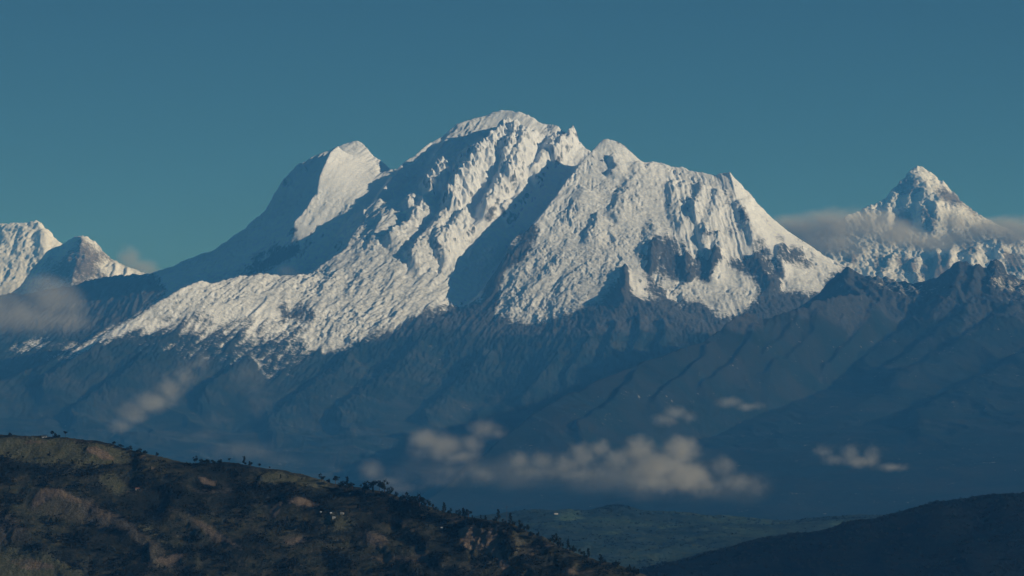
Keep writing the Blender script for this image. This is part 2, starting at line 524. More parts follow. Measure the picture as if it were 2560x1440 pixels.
RIBS = [
    # the main face: crests running down to the left with steep shaded left sides
    ([(1222, 330), (1218, 342), (1210, 365), (1195, 392), (1170, 430), (1140, 470), (1105, 520)], 30, 26, 40),
    ([(1292, 322), (1266, 360), (1240, 390), (1217, 412), (1197, 437), (1165, 475), (1135, 520), (1110, 560)], 120, 38, 55),
    ([(1312, 348), (1290, 385), (1274, 410), (1260, 450), (1243, 485), (1225, 520), (1195, 562)], 85, 24, 48),
    ([(1190, 385), (1160, 412), (1122, 448), (1085, 485), (1060, 520)], 75, 32, 36),
    ([(1110, 430), (1080, 465), (1042, 502), (1010, 540)], 55, 34, 40),
    ([(1342, 328), (1326, 360), (1310, 400), (1290, 440), (1268, 485)], 60, 18, 45),
    ([(1395, 345), (1372, 395), (1345, 440), (1325, 465)], 60, 25, 40),
    ([(1432, 338), (1432, 365), (1405, 400), (1380, 425)], 75, 36, 22),
    ([(1135, 528), (1085, 600), (1045, 640), (1010, 665)], 75, 30, 45),
    ([(1085, 500), (1045, 555), (1000, 592), (960, 620)], 60, 26, 40),
    ([(1170, 560), (1120, 620), (1085, 650)], 70, 30, 40),
    ([(1325, 470), (1290, 520), (1250, 560)], 50, 20, 35),
    # the left summit
    ([(760, 420), (738, 440), (712, 470)], 25, 18, 22),
    # the broad right face
    ([(1528, 392), (1540, 425), (1532, 450)], 55, 22, 40),
    ([(1600, 400), (1596, 440), (1560, 500), (1530, 560)], 50, 35, 70),
    ([(1470, 470), (1440, 520), (1425, 570)], 30, 30, 50),
    ([(1500, 540), (1478, 580), (1470, 620)], 45, 20, 45),
    ([(1680, 455), (1690, 520), (1720, 590)], 45, 30, 60),
    ([(1752, 462), (1752, 520), (1735, 560)], 55, 26, 40),
    ([(1795, 470), (1792, 520), (1770, 580), (1775, 620)], 50, 24, 36),
    ([(1722, 500), (1742, 570), (1768, 640)], 45, 16, 24),
    ([(1840, 500), (1868, 560), (1895, 625)], 45, 20, 40),
    ([(1800, 590), (1790, 640), (1780, 670)], 45, 20, 30),
    ([(1640, 560), (1620, 620), (1600, 660)], 35, 30, 50),
    # rock buttresses under the right face
    ([(1640, 610), (1628, 650), (1625, 690)], 60, 20, 30),
    ([(1715, 640), (1712, 680), (1722, 712)], 60, 24, 30),
    ([(1790, 630), (1782, 680), (1770, 716)], 60, 22, 30),
    ([(1880, 640), (1905, 690), (1940, 735)], 60, 30, 30),
    ([(1562, 668), (1562, 710), (1556, 760)], 60, 22, 16),
    ([(1960, 615), (1950, 650), (1955, 700)], 50, 24, 30),
    # spurs of the dark lower slopes
    ([(640, 900), (560, 960), (480, 1030)], 60, 30, 60),
    ([(900, 890), (820, 960), (720, 1040), (640, 1080)], 70, 40, 70),
    ([(1080, 860), (1000, 930), (900, 1010), (820, 1080)], 70, 40, 70),
    ([(1230, 880), (1180, 950), (1100, 1030), (1040, 1080)], 60, 40, 60),
    ([(420, 880), (330, 940), (230, 1010), (150, 1070)], 60, 30, 60),
    ([(1400, 900), (1350, 960), (1290, 1020)], 40, 16, 30),
    ([(1480, 840), (1450, 900), (1400, 960)], 40, 14, 26),
    ([(1540, 800), (1530, 860), (1500, 920)], 40, 14, 26),
    ([(1600, 790), (1600, 850), (1570, 900)], 40, 14, 26),
    ([(1660, 800), (1660, 850), (1640, 880)], 40, 14, 26),
    ([(270, 870), (180, 925), (80, 985)], 50, 26, 50),
]
for q in RIBS:
    mass.rib(q[0], q[1] * (1.75 if q[0][0][0] < 1450 and q[0][0][1] < 600 else 1.0), q[2], q[3], rag=0.4 if q[0][0][1] < 700 else 0.25)

SERAC = pmap([
    (0.55, [(860, 560), (930, 520), (1130, 540), (1100, 700), (900, 700), (800, 690)]),
    (0.9, [(440, 735), (540, 700), (660, 685), (800, 670), (900, 640), (1060, 660), (1110, 700), (1090, 770), (980, 830), (860, 880), (780, 880), (800, 760), (560, 770), (400, 800), (300, 830)]),
    (0.8, [(1235, 770), (1265, 690), (1330, 620), (1420, 600), (1530, 640), (1600, 680), (1560, 740), (1480, 760), (1400, 800), (1310, 815)]),
    (0.45, [(1420, 480), (1500, 420), (1650, 450), (1680, 600), (1560, 650), (1420, 600)]),
    (0.35, [(1640, 690), (1760, 720), (1900, 720), (1890, 780), (1800, 800), (1680, 745)]),
    (0.35, [(1960, 670), (2100, 675), (2070, 735), (1970, 735)]),
], 9)
SMOOTH = pmap([[(930, 420), (900, 350), (830, 370), (820, 420), (800, 520), (900, 510), (985, 440)],
               [(1200, 290), (1260, 272), (1330, 300), (1360, 330), (1240, 330)],
               [(1830, 440), (1900, 500), (2000, 600), (1950, 650), (1880, 580), (1845, 510)],
               [(1550, 620), (1600, 640), (1590, 670), (1550, 660)]], 10)
SNOW = pmap([
    (1.0, [(-300, 740), (60, 700), (250, 690), (420, 640), (600, 560), (720, 420), (850, 330), (950, 360), (1000, 410), (1150, 280), (1260, 250), (1340, 270), (1460, 340), (1520, 330),
           (1600, 380), (1720, 410), (1830, 410), (1900, 500), (2000, 580), (2120, 670), (2075, 690), (2062, 712), (2072, 728), (2030, 738), (2000, 735), (1965, 730), (1952, 690),
           (1935, 660), (1905, 640), (1880, 655), (1850, 665), (1800, 660), (1760, 650), (1715, 640), (1690, 640), (1640, 640), (1622, 660), (1622, 700), (1628, 712), (1615, 735), (1600, 745),
           (1588, 740), (1578, 700), (1572, 672), (1556, 675), (1550, 710), (1545, 735), (1520, 746), (1500, 755), (1440, 780), (1400, 800), (1320, 812), (1280, 800), (1240, 790),
           (1240, 755), (1200, 762), (1140, 768), (1080, 780), (1030, 800), (960, 835), (900, 860), (850, 878), (800, 885), (765, 880), (760, 850), (770, 825), (700, 800), (600, 795),
           (500, 778), (430, 793), (330, 838), (220, 882), (120, 908), (60, 880), (-300, 900)]),
    (1.0, [(1905, 725), (1880, 700), (1850, 680), (1820, 668), (1785, 668), (1778, 700), (1770, 715), (1745, 700), (1720, 712), (1690, 700), (1660, 685), (1632, 688), (1640, 702), (1660, 732),
           (1680, 747), (1720, 757), (1740, 752), (1780, 777), (1800, 800), (1850, 787), (1872, 770), (1897, 755), (1890, 740)]),
    (1.0, [(1595, 742), (1605, 735), (1630, 737), (1660, 745), (1640, 750), (1610, 750)]),
    (0.62, [(500, 778), (600, 793), (700, 798), (770, 822), (765, 860), (720, 880), (640, 860), (560, 840), (420, 830), (330, 842), (400, 805)]),
    (0.3, [(640, 850), (760, 870), (780, 910), (700, 950), (600, 930), (420, 880), (300, 880), (400, 835)]),
    (0.0, [(-300, 690), (60, 690), (250, 680), (390, 690), (420, 735), (330, 796), (250, 838), (120, 902), (0, 952), (-300, 1060)]),  # snow left out so dark rock stands in for shade on this valley side
    (0.75, [(60, 855), (80, 846), (120, 848), (112, 856), (190, 852), (180, 860), (110, 868), (80, 874)]), (0.5, [(20, 866), (60, 858), (110, 872), (70, 890), (30, 890)]),
    # bare rock
    (0.1, [(1632, 605), (1655, 597), (1700, 602), (1710, 622), (1692, 640), (1718, 655), (1690, 670), (1665, 680), (1632, 690), (1612, 700), (1606, 680), (1622, 650), (1616, 630)]),
    (0.15, [(1605, 640), (1620, 650), (1605, 662), (1590, 655)]),
    (0.1, [(1700, 650), (1780, 640), (1790, 665), (1778, 690), (1768, 716), (1745, 702), (1722, 712), (1690, 702), (1650, 688), (1680, 668)]),
    (0.12, [(1790, 650), (1830, 655), (1880, 640), (1910, 605), (1932, 640), (1938, 670), (1955, 725), (1935, 738), (1900, 728), (1880, 700), (1850, 680), (1800, 668)]),
    (0.02, [(1965, 622), (2000, 610), (2012, 640), (1992, 668), (1962, 668), (1950, 648)]),
    (0.3, [(2010, 642), (2052, 642), (2030, 676), (2000, 674)]),
    (0.3, [(1840, 530), (1870, 540), (1868, 560), (1850, 575)]), (0.3, [(1815, 565), (1840, 575), (1830, 590), (1812, 585)]),
    (0.35, [(1770, 585), (1800, 590), (1780, 612), (1760, 605)]), (0.35, [(1800, 510), (1825, 480), (1840, 495), (1815, 525)]),
    (0.3, [(1900, 515), (1925, 545), (1945, 580), (1930, 575), (1905, 540)]), (0.35, [(1935, 570), (1965, 600), (1955, 620), (1935, 600)]),
    (0.35, [(1735, 460), (1755, 470), (1750, 490), (1730, 475)]), (0.35, [(1660, 560), (1680, 565), (1675, 580), (1660, 575)]),
    (-0.25, [(1322, 574), (1352, 578), (1335, 602), (1322, 630), (1300, 662), (1264, 668), (1258, 655), (1275, 625), (1300, 606)]),
    (-0.25, [(1240, 658), (1262, 668), (1256, 700), (1246, 740), (1226, 790), (1203, 782), (1218, 725), (1240, 690)]),
    (-0.2, [(1556, 676), (1570, 668), (1577, 700), (1571, 730), (1592, 752), (1550, 760), (1508, 752), (1530, 722), (1550, 700)]),
    (0.2, [(700, 762), (765, 755), (792, 800), (782, 815), (740, 800), (690, 792)]),
    (0.3, [(600, 690), (640, 640), (700, 620), (760, 610), (740, 640), (690, 660), (640, 690)]),
], 5.0)
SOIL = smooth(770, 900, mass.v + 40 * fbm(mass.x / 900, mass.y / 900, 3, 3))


def detail_massif(f):
    z0 = f.z.copy()
    x, z = f.x, f.z
    face = look(SERAC, f.u, f.v)
    soft = look(SMOOTH, f.u, f.v)
    snow = look(SNOW, f.u, f.v)
    up = smooth(1050, 900, f.v)                     # high ground against the grassy foot
    back = smooth(37500, 36300, f.y)
    rough = (1 - 0.8 * soft) * back
    # crests and runnels that follow the fall of the main face
    th = math.radians(35)
    ca, sa = math.cos(th), math.sin(th)
    wx = x + 70 * perlin(x / 420, z / 420, 11)
    a = wx * ca + z * sa * -1.0
    b = wx * sa + z * ca
    main = smooth(1500, 1380, f.u)
    d_main = 20 * (ridged(a / 330, b / 1100, 3, 21) - 0.55) + 8 * (ridged(a / 80, b / 210, 4, 31, 0.55) - 0.5)
    d_right = 11 * (ridged(wx / 420, z / 520, 4, 41) - 0.55) + 5 * (1 - 0.8 * smooth(-0.1, 0.3, fbm(x / 500, z / 400, 2, 55))) * (ridged((wx + 0.15 * z) / 80, z / 260, 3, 51) - 0.5)
    dz = (d_main * main + d_right * (1 - main)) * up
    # lower slopes: gullies cut across the fall line
    q = x + 260 * perlin(x / 900, f.y / 1300, 13) + 90 * perlin(x / 300, f.y / 500, 14)
    g = ridged((q + 0.45 * f.y) / 1000, (f.y - 0.3 * q) / 2600, 4, 61, 0.45) - 0.55
    dz = dz + (1 - up) * (42 * g + 4 * fbm(q / 140, f.y / 260, 3, 71))
    dz = dz * rough
    calm = smooth(-0.05, 0.3, fbm((x + 120 * perlin(x / 300, z / 300, 131)) / 620, z / 430, 3, 133))
    fine = 1 - 0.8 * calm
    flute = smooth(1640, 1700, f.u) * smooth(1960, 1880, f.u) * smooth(700, 640, f.v)
    dz = dz + rough * flute * 8.5 * (ridged((x + 0.12 * z + 14 * perlin(x / 60, z / 90, 137)) / 62, z / 700, 3, 135, 0.6) - 0.5)
    # broken glacier ice: blocks and crevasses
    k = 1.0 / 46
    face = face * (0.55 + 0.9 * smooth(-0.35, 0.5, fbm(x / 260, z / 200, 3, 79)))
    lf = smooth(1120, 900, f.u) * 0.6
    xs = x * (1 - lf) + lf * (0.30 * x + 0.12 * z)
    zs = z * (1 - lf) + lf * (0.95 * z - 0.42 * x)
    blocks = np.abs(perlin((xs + 9 * perlin(x / 25, z / 25, 2)) * k, zs * k * 1.15, 81)) * 2 + 0.9 * np.abs(perlin(xs * k * 2.1, zs * k * 2.3, 83)) * 2 + 0.35 * perlin(x * k * 5, z * k * 5, 85)
    big = ridged(x / 230, z / 150, 3, 87) - 0.5
    dz = dz - face * (0.35 + 0.65 * fine) * (10 * (blocks - 0.6)) + face * 10 * big
    # crisp rubble everywhere it is not wind-packed snow
    cr = np.abs(perlin(x / 62, z / 52, 91)) + 0.8 * np.abs(perlin(x / 30, z / 26, 92))
    patch = smooth(0.05, 0.45, fbm(x / 420, z / 340, 3, 95))
    dz = dz - rough * up * patch * fine * (11 + 4 * main) * cr * (0.4 + 0.6 * snow)
    # hollows and broken ice cliffs, strung out along the slope
    hx, hz = x + 40 * perlin(x / 90, z / 90, 101), z + 40 * perlin(x / 90, z / 90, 102)
    pit = smooth(0.28, 0.62, fbm((hx * ca - hz * sa) / 190 * main + hx / 170 * (1 - main), hz / 150, 3, 103))
    pit2 = smooth(0.30, 0.62, fbm(hx / 75, hz / 62, 2, 105))
    zone = smooth(-0.1, 0.35, fbm(x / 800, z / 600, 2, 107))
    dz = dz - rough * up * fine * (1 - 0.55 * main) * (34 * pit * (0.15 + 0.85 * zone) + 9 * pit2 * (0.1 + 0.9 * zone)) * (0.25 + 0.75 * smooth(0.3, 0.8, snow)) * (1 - 0.7 * smooth(0.5, 0.9, look(SERAC, f.u, f.v)))
    rock = (1 - snow) * up
    dz = dz + rock * rough * (7 * (ridged(x / 60, z / 110, 3, 97) - 0.5))
    dz = dz + 3.0 * fbm(x / 24, z / 22, 2, 99) * rough * fine * (0.5 + 0.5 * up)
    f.z = (z0 + dz).astype(f32)
    # streaks of snow in the gullies of the rock bands, bare rock where the ground is too steep to hold snow
    st = ridged((x + 0.25 * z + 30 * perlin(x / 120, z / 120, 111)) / 75, z / 330, 3, 113) / 1.75
    snow = snow + (1 - snow) * smooth(0.66, 0.88, st) * 0.42 * smooth(830, 780, f.v) * smooth(0.02, 0.15, snow)
    # snow lies deeper in hollows than on ribs, which frays the snow line
    zb = f.z
    for r in (0, 1):
        p = np.cumsum(np.pad(zb, [(9, 8) if k == r else (0, 0) for k in (0, 1)], mode='edge').astype(np.float64), axis=r)
        zb = ((p[16:] - np.pad(p[:-17], ((1, 0), (0, 0)))[:p.shape[0] - 16]) / 17 if r == 0 else (p[:, 16:] - np.pad(p[:, :-17], ((0, 0), (1, 0)))[:, :p.shape[1] - 16]) / 17)[:f.h, :f.w]
    rel = np.clip((f.z - zb) / 14.0, -1, 1)
    fray = 1 - np.abs(2 * np.clip(snow, 0, 1) - 1)
    snow = snow - rel * (0.12 + 0.32 * fray)
    spk = smooth(0.42, 0.75, fbm(x / 52, z / 60, 3, 121)) * smooth(0.0, 0.4, fbm(x / 360, z / 300, 2, 123))
    snow = snow - 0.62 * spk * (1 - soft) * smooth(1380, 1480, f.u)  # dark specks cut into the snow cover in place of fine relief shading
    gy = np.gradient(f.z, axis=0) / np.gradient(f.y, axis=0)
    gx = np.gradient(f.z, axis=1) / np.gradient(f.x, axis=1)
    steep = np.hypot(gx, gy)
    snow = snow - 0.55 * smooth(1.9, 3.2, steep) * (1 - 0.6 * soft)
    return snow.astype(f32)


snow_cover = detail_massif(mass)
snow_cover = snow_cover * smooth(37500, 36500, mass.y) + smooth(36500, 37500, mass.y)
mesh_grid('mountain', mass, M_massif, {'snow': snow_cover, 'soil': SOIL, 'snow_grey': np.clip(0.95 * look(SERAC, mass.u, mass.v) + 0.38 - 0.25 * look(SMOOTH, mass.u, mass.v), 0, 1)})  # serac part is grey glacier ice, even part paints fine shading into the snow
print('massif done', time.time() - T0)

# ------------------------------------------------------------------ the dark ridge on the right, in front of the snow
M_slope = terrain_material('dark_mountain_slope', [(.036, .041, .047), (.024, .028, .034), (.058, .060, .063)],
                           [(.013, .021, .020), (.009, .016, .015), (.024, .026, .023)], (.8, .8, .8), tint_scale=0.0022)


def build_shoulder():
    f = Field(700, 2800, 3 / LOD, spaced((15, 19, 60 / LOD), (19, 27.2, 16 / LOD), (27.2, 30, 80 / LOD)))
    f.row(15, 1450)
    f.row(30, 1150)
    f.line([(706, 1560, 15.1), (706, 1420, 20), (706, 1330, 29.9)])
    f.line([(2155, 742, 24.9), (2130, 741, 24.75), (2100, 743, 24.6), (2080, 748, 24.5), (2060, 756, 24.4), (2030, 760, 24.3), (2010, 766, 24.2), (1985, 781, 24.1), (1960, 784, 24.05), (1920, 799, 23.9), (1885, 787, 23.8),
            (1868, 783, 23.7), (1850, 792, 23.6), (1820, 808, 23.4), (1795, 830, 23.3), (1775, 838, 23.2), (1750, 855, 23.05), (1700, 870, 22.8), (1650, 893, 22.6), (1600, 912, 22.4), (1545, 938, 22.15), (1500, 955, 22.0), (1460, 972, 21.8), (1420, 987, 21.6),
            (1380, 1015, 21.35), (1330, 1045, 21.1), (1290, 1075, 20.85), (1250, 1105, 20.6), (1200, 1150, 20.2), (1100, 1230, 19.6), (1000, 1290, 19), (880, 1360, 18.4)])
    f.line([(2200, 780, 24.9), (2155, 742, 25.0), (2140, 728, 25.6), (2100, 712, 26.1), (2072, 713, 26.5)])
    f.line([(1960, 790, 27.3), (2040, 745, 27.0), (2066, 713, 26.7), (2076, 700, 26.65), (2090, 688, 26.6), (2105, 680, 26.6), (2120, 671, 26.6), (2140, 678, 26.6), (2160, 690, 26.6), (2178, 697, 26.6), (2195, 693, 26.6), (2230, 698, 26.6), (2255, 708, 26.6),
            (2270, 712, 26.6), (2300, 715, 26.6), (2330, 722, 26.6), (2352, 705, 26.55), (2362, 698, 26.5), (2376, 675, 26.45), (2388, 660, 26.4), (2398, 654, 26.4), (2412, 657, 26.4), (2440, 664, 26.4), (2455, 672, 26.4), (2468, 672, 26.4),
            (2478, 659, 26.4), (2492, 655, 26.4), (2505, 668, 26.4), (2530, 690, 26.4), (2560, 708, 26.4), (2680, 740, 26.4), (2820, 730, 26.4)])
    # spurs falling to the left
    f.line([(2398, 656, 26.3), (2396, 690, 25.9), (2380, 735, 25.5)])
    f.line([(2560, 790, 25.0), (2480, 830, 24.5), (2400, 885, 23.9), (2300, 940, 23.3), (2180, 1000, 22.5), (2050, 1060, 21.8), (1900, 1110, 21)])
    f.line([(2820, 800, 25.0), (2700, 850, 24.3), (2560, 900, 23.7), (2420, 960, 23), (2280, 1020, 22.3), (2150, 1070, 21.6)])
    f.line([(2300, 770, 25.6), (2250, 830, 24.9), (2180, 890, 24.2), (2080, 960, 23.5), (1960, 1020, 22.7), (1800, 1085, 21.8), (1650, 1130, 21)])
    f.line([(900, 1400, 17), (1300, 1300, 18.0), (1800, 1210, 18.5), (2200, 1180, 18.6), (2820, 1140, 18.6)])
    f.line([(1100, 1330, 23), (1500, 1150, 24.2), (1800, 1010, 25.6), (1950, 950, 26.2)])
    f.solve()
    for q in [([(2560, 770), (2480, 815), (2400, 870), (2300, 930), (2200, 985)], 45, 24, 50), ([(2450, 760), (2380, 820), (2280, 890), (2180, 960)], 45, 24, 50),
              ([(2380, 740), (2300, 800), (2230, 860), (2130, 930)], 40, 24, 50), ([(2200, 760), (2170, 820), (2120, 880), (2050, 940)], 40, 24, 50),
              ([(2640, 850), (2520, 920), (2400, 990), (2250, 1070)], 50, 26, 60), ([(2060, 765), (2040, 830), (1980, 900), (1900, 960)], 35, 24, 50),
              ([(1900, 800), (1880, 860), (1820, 930), (1740, 1000)], 40, 24, 50), ([(1780, 845), (1760, 900), (1700, 960), (1620, 1030)], 35, 20, 50),
              ([(2000, 790), (1960, 850), (1900, 910)], 30, 20, 40), ([(1600, 920), (1580, 970), (1500, 1040), (1420, 1090)], 35, 20, 50),
              ([(2120, 675), (2110, 705), (2095, 735)], 35, 18, 24), ([(2492, 657), (2488, 700), (2470, 740)], 50, 24, 24), ([(2440, 668), (2438, 705), (2425, 740)], 40, 20, 24)]:
        f.rib(*q)
    x, y, z = f.x, f.y, f.z
    q = x + 220 * perlin(x / 800, y / 1200, 113) + 80 * perlin(x / 260, y / 420, 114)
    amp = smooth(1250, 1000, f.v) * 0.8 + 0.2
    g = ridged((q + 0.45 * y) / 900, (y - 0.3 * q) / 2300, 4, 161, 0.45) - 0.55
    top = smooth(900, 740, f.v)
    f.z = (z + amp * (28 * g * (1 - 0.7 * top) + 4 * fbm(q / 130, y / 240, 3, 171)) + top * (17 * (ridged(x / 120, z / 130, 5, 181, 0.6) - 0.5) + 4 * fbm(x / 30, z / 30, 2, 183))).astype(f32)
    return f


sh = build_shoulder()
sh_soil = smooth(740, 860, sh.v + 50 * fbm(sh.x / 700, sh.y / 700, 3, 7))
scar = pmap([[(2430, 790), (2475, 775), (2480, 800), (2440, 850), (2400, 868), (2395, 858)], [(2535, 780), (2560, 770), (2570, 810), (2545, 800)], [(2530, 880), (2570, 858), (2570, 880), (2535, 900)], [(2045, 935), (2062, 925), (2062, 950), (2040, 968)],
             [(2075, 905), (2160, 790), (2170, 800), (2090, 910)], [(1890, 985), (1900, 975), (1905, 995)], [(1350, 980), (1365, 960), (1362, 985)]], 4)
sh_soil = sh_soil - 0.8 * look(scar, sh.u, sh.v)
dust = pmap([(0.42, [(2200, 690), (2300, 715), (2350, 725), (2300, 745), (2230, 740), (2180, 715)]), (0.42, [(2480, 690), (2560, 710), (2600, 740), (2540, 750), (2470, 720)]),
             (0.36, [(2100, 730), (2160, 735), (2140, 745), (2060, 742)]), (0.38, [(2320, 725), (2420, 735), (2380, 745), (2300, 742)])], 7)
mesh_grid('mountain', sh, M_slope, {'snow': look(dust, sh.u, sh.v), 'soil': sh_soil})

# ------------------------------------------------------------------ the far snow peaks
M_far = terrain_material('far_snow_and_rock', [(.14, .12, .10), (.09, .08, .07), (.2, .17, .14)],
                         [(.05, .05, .035), (.04, .042, .03), (.09, .08, .06)], (.77, .82, .94), tint_scale=0.002, snow_noise=0.022)


def far_range(u0, u1, D0, D1, lines, back_v, front, ribs, seed, amp=1.0, rot=0.0):
    f = Field(u0, u1, 2.5 / LOD, spaced((D0, D1, 16 / LOD), (D1, D1 + 3, 120 / LOD)))
    f.row(D1 + 3, back_v)
    f.line([(u0 - 20, front, D0), (u1 + 20, front, D0)])
    for a in lines:
        f.line(a)
    f.solve()
    for q in ribs:
        f.rib(*q)
    x, z = f.x, f.z
    wx = x + 60 * perlin(x / 380, z / 400, seed)
    dz = 20 * (ridged((wx + rot * z) / 330, z / 620, 4, seed + 1) - 0.55) + 9 * (ridged((wx + rot * z) / 90, z / 200, 3, seed + 2) - 0.5)
    dz = dz - 15 * np.abs(perlin(x / 66, z / 58, seed + 4)) - 22 * smooth(0.2, 0.6, fbm(x / 150, z / 130, 3, seed + 7)) + 4 * fbm(x / 28, z / 26, 2, seed + 5)
    f.z = (z + dz * amp).astype(f32)
    return f


pyr = far_range(1850, 2800, 38.5, 45.5, [
    [(1850, 660, 42.5), (1960, 610, 42.6), (2060, 575, 42.8), (2120, 540, 43.2), (2160, 520, 43.6), (2195, 507, 43.8), (2215, 492, 44), (2235, 470, 44.2), (2255, 450, 44.4), (2272, 432, 44.6), (2284, 414, 44.8), (2292, 410, 44.8),
     (2302, 412, 44.8), (2312, 418, 44.8), (2322, 428, 44.8), (2345, 444, 44.8), (2358, 452, 44.8), (2380, 475, 44.7), (2395, 487, 44.6), (2410, 507, 44.5), (2435, 530, 44.4), (2460, 546, 44.2), (2475, 554, 44.1), (2520, 570, 43.8), (2560, 600, 43.5), (2800, 660, 43)],
    [(2290, 412, 44.75), (2300, 440, 44.3), (2325, 470, 43.8), (2350, 495, 43.3), (2340, 540, 42.8), (2350, 600, 42.0)],
    [(2275, 440, 44.4), (2262, 490, 43.9), (2240, 540, 43.2), (2230, 580, 42.7)],
    [(1850, 700, 40.6), (1990, 660, 40.8), (2080, 640, 41.0), (2200, 640, 41.0), (2300, 640, 41.0), (2400, 610, 41.2), (2500, 600, 41.2), (2560, 612, 41.2), (2800, 660, 41)],
    [(1850, 760, 39.2), (2100, 730, 39.4), (2300, 735, 39.4), (2560, 700, 39.4), (2800, 740, 39.4)]],
    900, 820, [
    ([(2283, 450), (2270, 490), (2262, 540)], 45, 22, 26), ([(2310, 470), (2305, 520), (2300, 570)], 40, 18, 24), ([(2340, 500), (2335, 550), (2340, 590)], 40, 18, 24),
    ([(2240, 480), (2225, 520), (2210, 560)], 40, 20, 24), ([(2400, 500), (2390, 550), (2380, 600)], 35, 20, 30), ([(2290, 640), (2280, 680), (2300, 712)], 45, 14, 22),
    ([(2340, 620), (2345, 660), (2335, 710)], 45, 14, 18), ([(2240, 640), (2215, 670), (2195, 690)], 35, 16, 24), ([(2420, 620), (2430, 650), (2420, 690)], 45, 20, 26),
    ([(2510, 605), (2500, 640), (2480, 670)], 45, 20, 26), ([(2140, 640), (2120, 660), (2100, 690)], 35, 18, 24), ([(2380, 610), (2375, 640), (2365, 680)], 40, 14, 20)], 300)
pyr_snow = 0.93 - 1.45 * pmap([
    (0.5, [(2262, 432), (2290, 450), (2310, 470), (2290, 500), (2250, 490), (2230, 480)]), (0.6, [(2330, 465), (2390, 480), (2420, 520), (2390, 520), (2350, 500)]),
    (0.55, [(2400, 500), (2440, 530), (2460, 548), (2430, 545)]), (0.7, [(2245, 530), (2275, 530), (2285, 560), (2262, 585), (2245, 560)]), (0.55, [(2300, 520), (2340, 540), (2345, 590), (2310, 580)]),
    (0.8, [(2310, 650), (2340, 645), (2350, 690), (2335, 720), (2310, 700)]), (0.8, [(2345, 640), (2375, 650), (2372, 690), (2350, 700)]), (0.55, [(2240, 640), (2290, 650), (2300, 690), (2270, 690), (2240, 660)]),
    (0.6, [(2280, 690), (2300, 700), (2310, 720), (2290, 715)]), (0.55, [(2480, 590), (2560, 610), (2560, 625), (2500, 610)]), (0.5, [(2400, 610), (2440, 600), (2450, 650), (2410, 640)]),
    (0.6, [(2500, 630), (2560, 640), (2560, 690), (2520, 680)]), (0.6, [(2110, 640), (2150, 630), (2150, 660), (2120, 665)]), (0.5, [(2180, 640), (2230, 640), (2220, 680), (2190, 690)])], 4)
mesh_grid('mountain', pyr, M_far, {'snow': look(pyr_snow, pyr.u, pyr.v), 'soil': np.zeros_like(pyr.z), 'snow_grey': np.full_like(pyr.z, 0.3)})

dome = far_range(-340, 330, 40.5, 45, [
    [(-340, 640, 43.5), (-200, 590, 43.8), (-80, 566, 44), (-30, 560, 44), (0, 556, 44), (25, 556, 44), (45, 560, 44), (70, 556, 44), (86, 553, 44), (94, 549, 44), (102, 556, 44), (112, 566, 43.9), (124, 580, 43.8), (140, 601, 43.6), (155, 612, 43.4), (180, 650, 43), (230, 700, 42.8), (330, 760, 42.5)],
    [(-340, 760, 41.5), (0, 712, 41.6), (100, 716, 41.6), (330, 800, 41.5)], [(94, 553, 43.8), (112, 590, 43.3), (118, 640, 42.6), (90, 690, 42)]],
    820, 850, [([(60, 565), (52, 600), (40, 640)], 35, 22, 40), ([(20, 560), (10, 600), (-10, 650)], 30, 22, 40), ([(100, 570), (104, 610), (100, 650)], 30, 16, 30)], 330, 0.7)
dome_snow = 1 - 0.9 * pmap([(0.55, [(30, 595), (55, 590), (60, 605), (40, 610)]), (0.6, [(68, 598), (82, 600), (80, 615), (66, 610)]), (0.5, [(10, 632), (30, 635), (25, 642)]), (0.6, [(108, 580), (120, 582), (128, 600), (116, 605)])], 3)
mesh_grid('mountain', dome, M_far, {'snow': look(dome_snow, dome.u, dome.v), 'soil': np.zeros_like(dome.z), 'snow_grey': np.full_like(dome.z, 0.3)})

tri = far_range(-60, 620, 36.8, 39.7, [
    [(-60, 790, 38.7), (10, 745, 38.8), (50, 718, 38.9), (62, 700, 38.9), (78, 675, 39), (95, 655, 39), (125, 624, 39.1), (150, 612, 39.2), (175, 600, 39.2), (195, 590, 39.2), (205, 584, 39.2), (216, 590, 39.2), (232, 602, 39.2), (252, 618, 39.2), (258, 632, 39.2), (270, 642, 39.2),
     (290, 654, 39.2), (306, 662, 39.1), (330, 670, 39.0), (352, 680, 39), (378, 690, 39), (394, 697, 39), (420, 712, 38.9), (520, 760, 38.6), (620, 800, 38.4)],
    [(-60, 850, 37.2), (200, 775, 37.5), (400, 740, 37.6), (620, 850, 37.2)], [(205, 586, 39.1), (200, 640, 38.6), (180, 700, 38.0)], [(258, 634, 39.1), (262, 670, 38.6), (270, 700, 38.1)]],
    900, 900, [([(205, 590), (190, 620), (160, 660)], 35, 22, 26), ([(215, 600), (215, 640), (205, 690)], 30, 18, 26), ([(130, 630), (115, 670), (90, 710)], 30, 18, 26),
               ([(290, 662), (285, 680), (280, 695)], 20, 8, 12), ([(320, 672), (315, 685), (310, 695)], 20, 8, 12)], 360, 0.75)
tri_snow = 0.5 + pmap([(0.5, [(200, 584), (216, 588), (254, 620), (245, 625), (215, 600)]), (0.4, [(140, 615), (195, 592), (200, 605), (160, 640), (120, 650), (100, 655)]), (0.5, [(250, 660), (290, 662), (400, 700), (330, 700), (270, 692), (262, 680)]),
             (-0.3, [(205, 600), (250, 640), (240, 690), (150, 700), (110, 700), (150, 660), (200, 640)]), (0.25, [(70, 690), (110, 670), (90, 720), (60, 730)])], 4)
mesh_grid('mountain', tri, M_far, {'snow': look(tri_snow, tri.u, tri.v), 'soil': np.zeros_like(tri.z), 'snow_grey': np.full_like(tri.z, 0.3)})
print('ranges done', time.time() - T0)

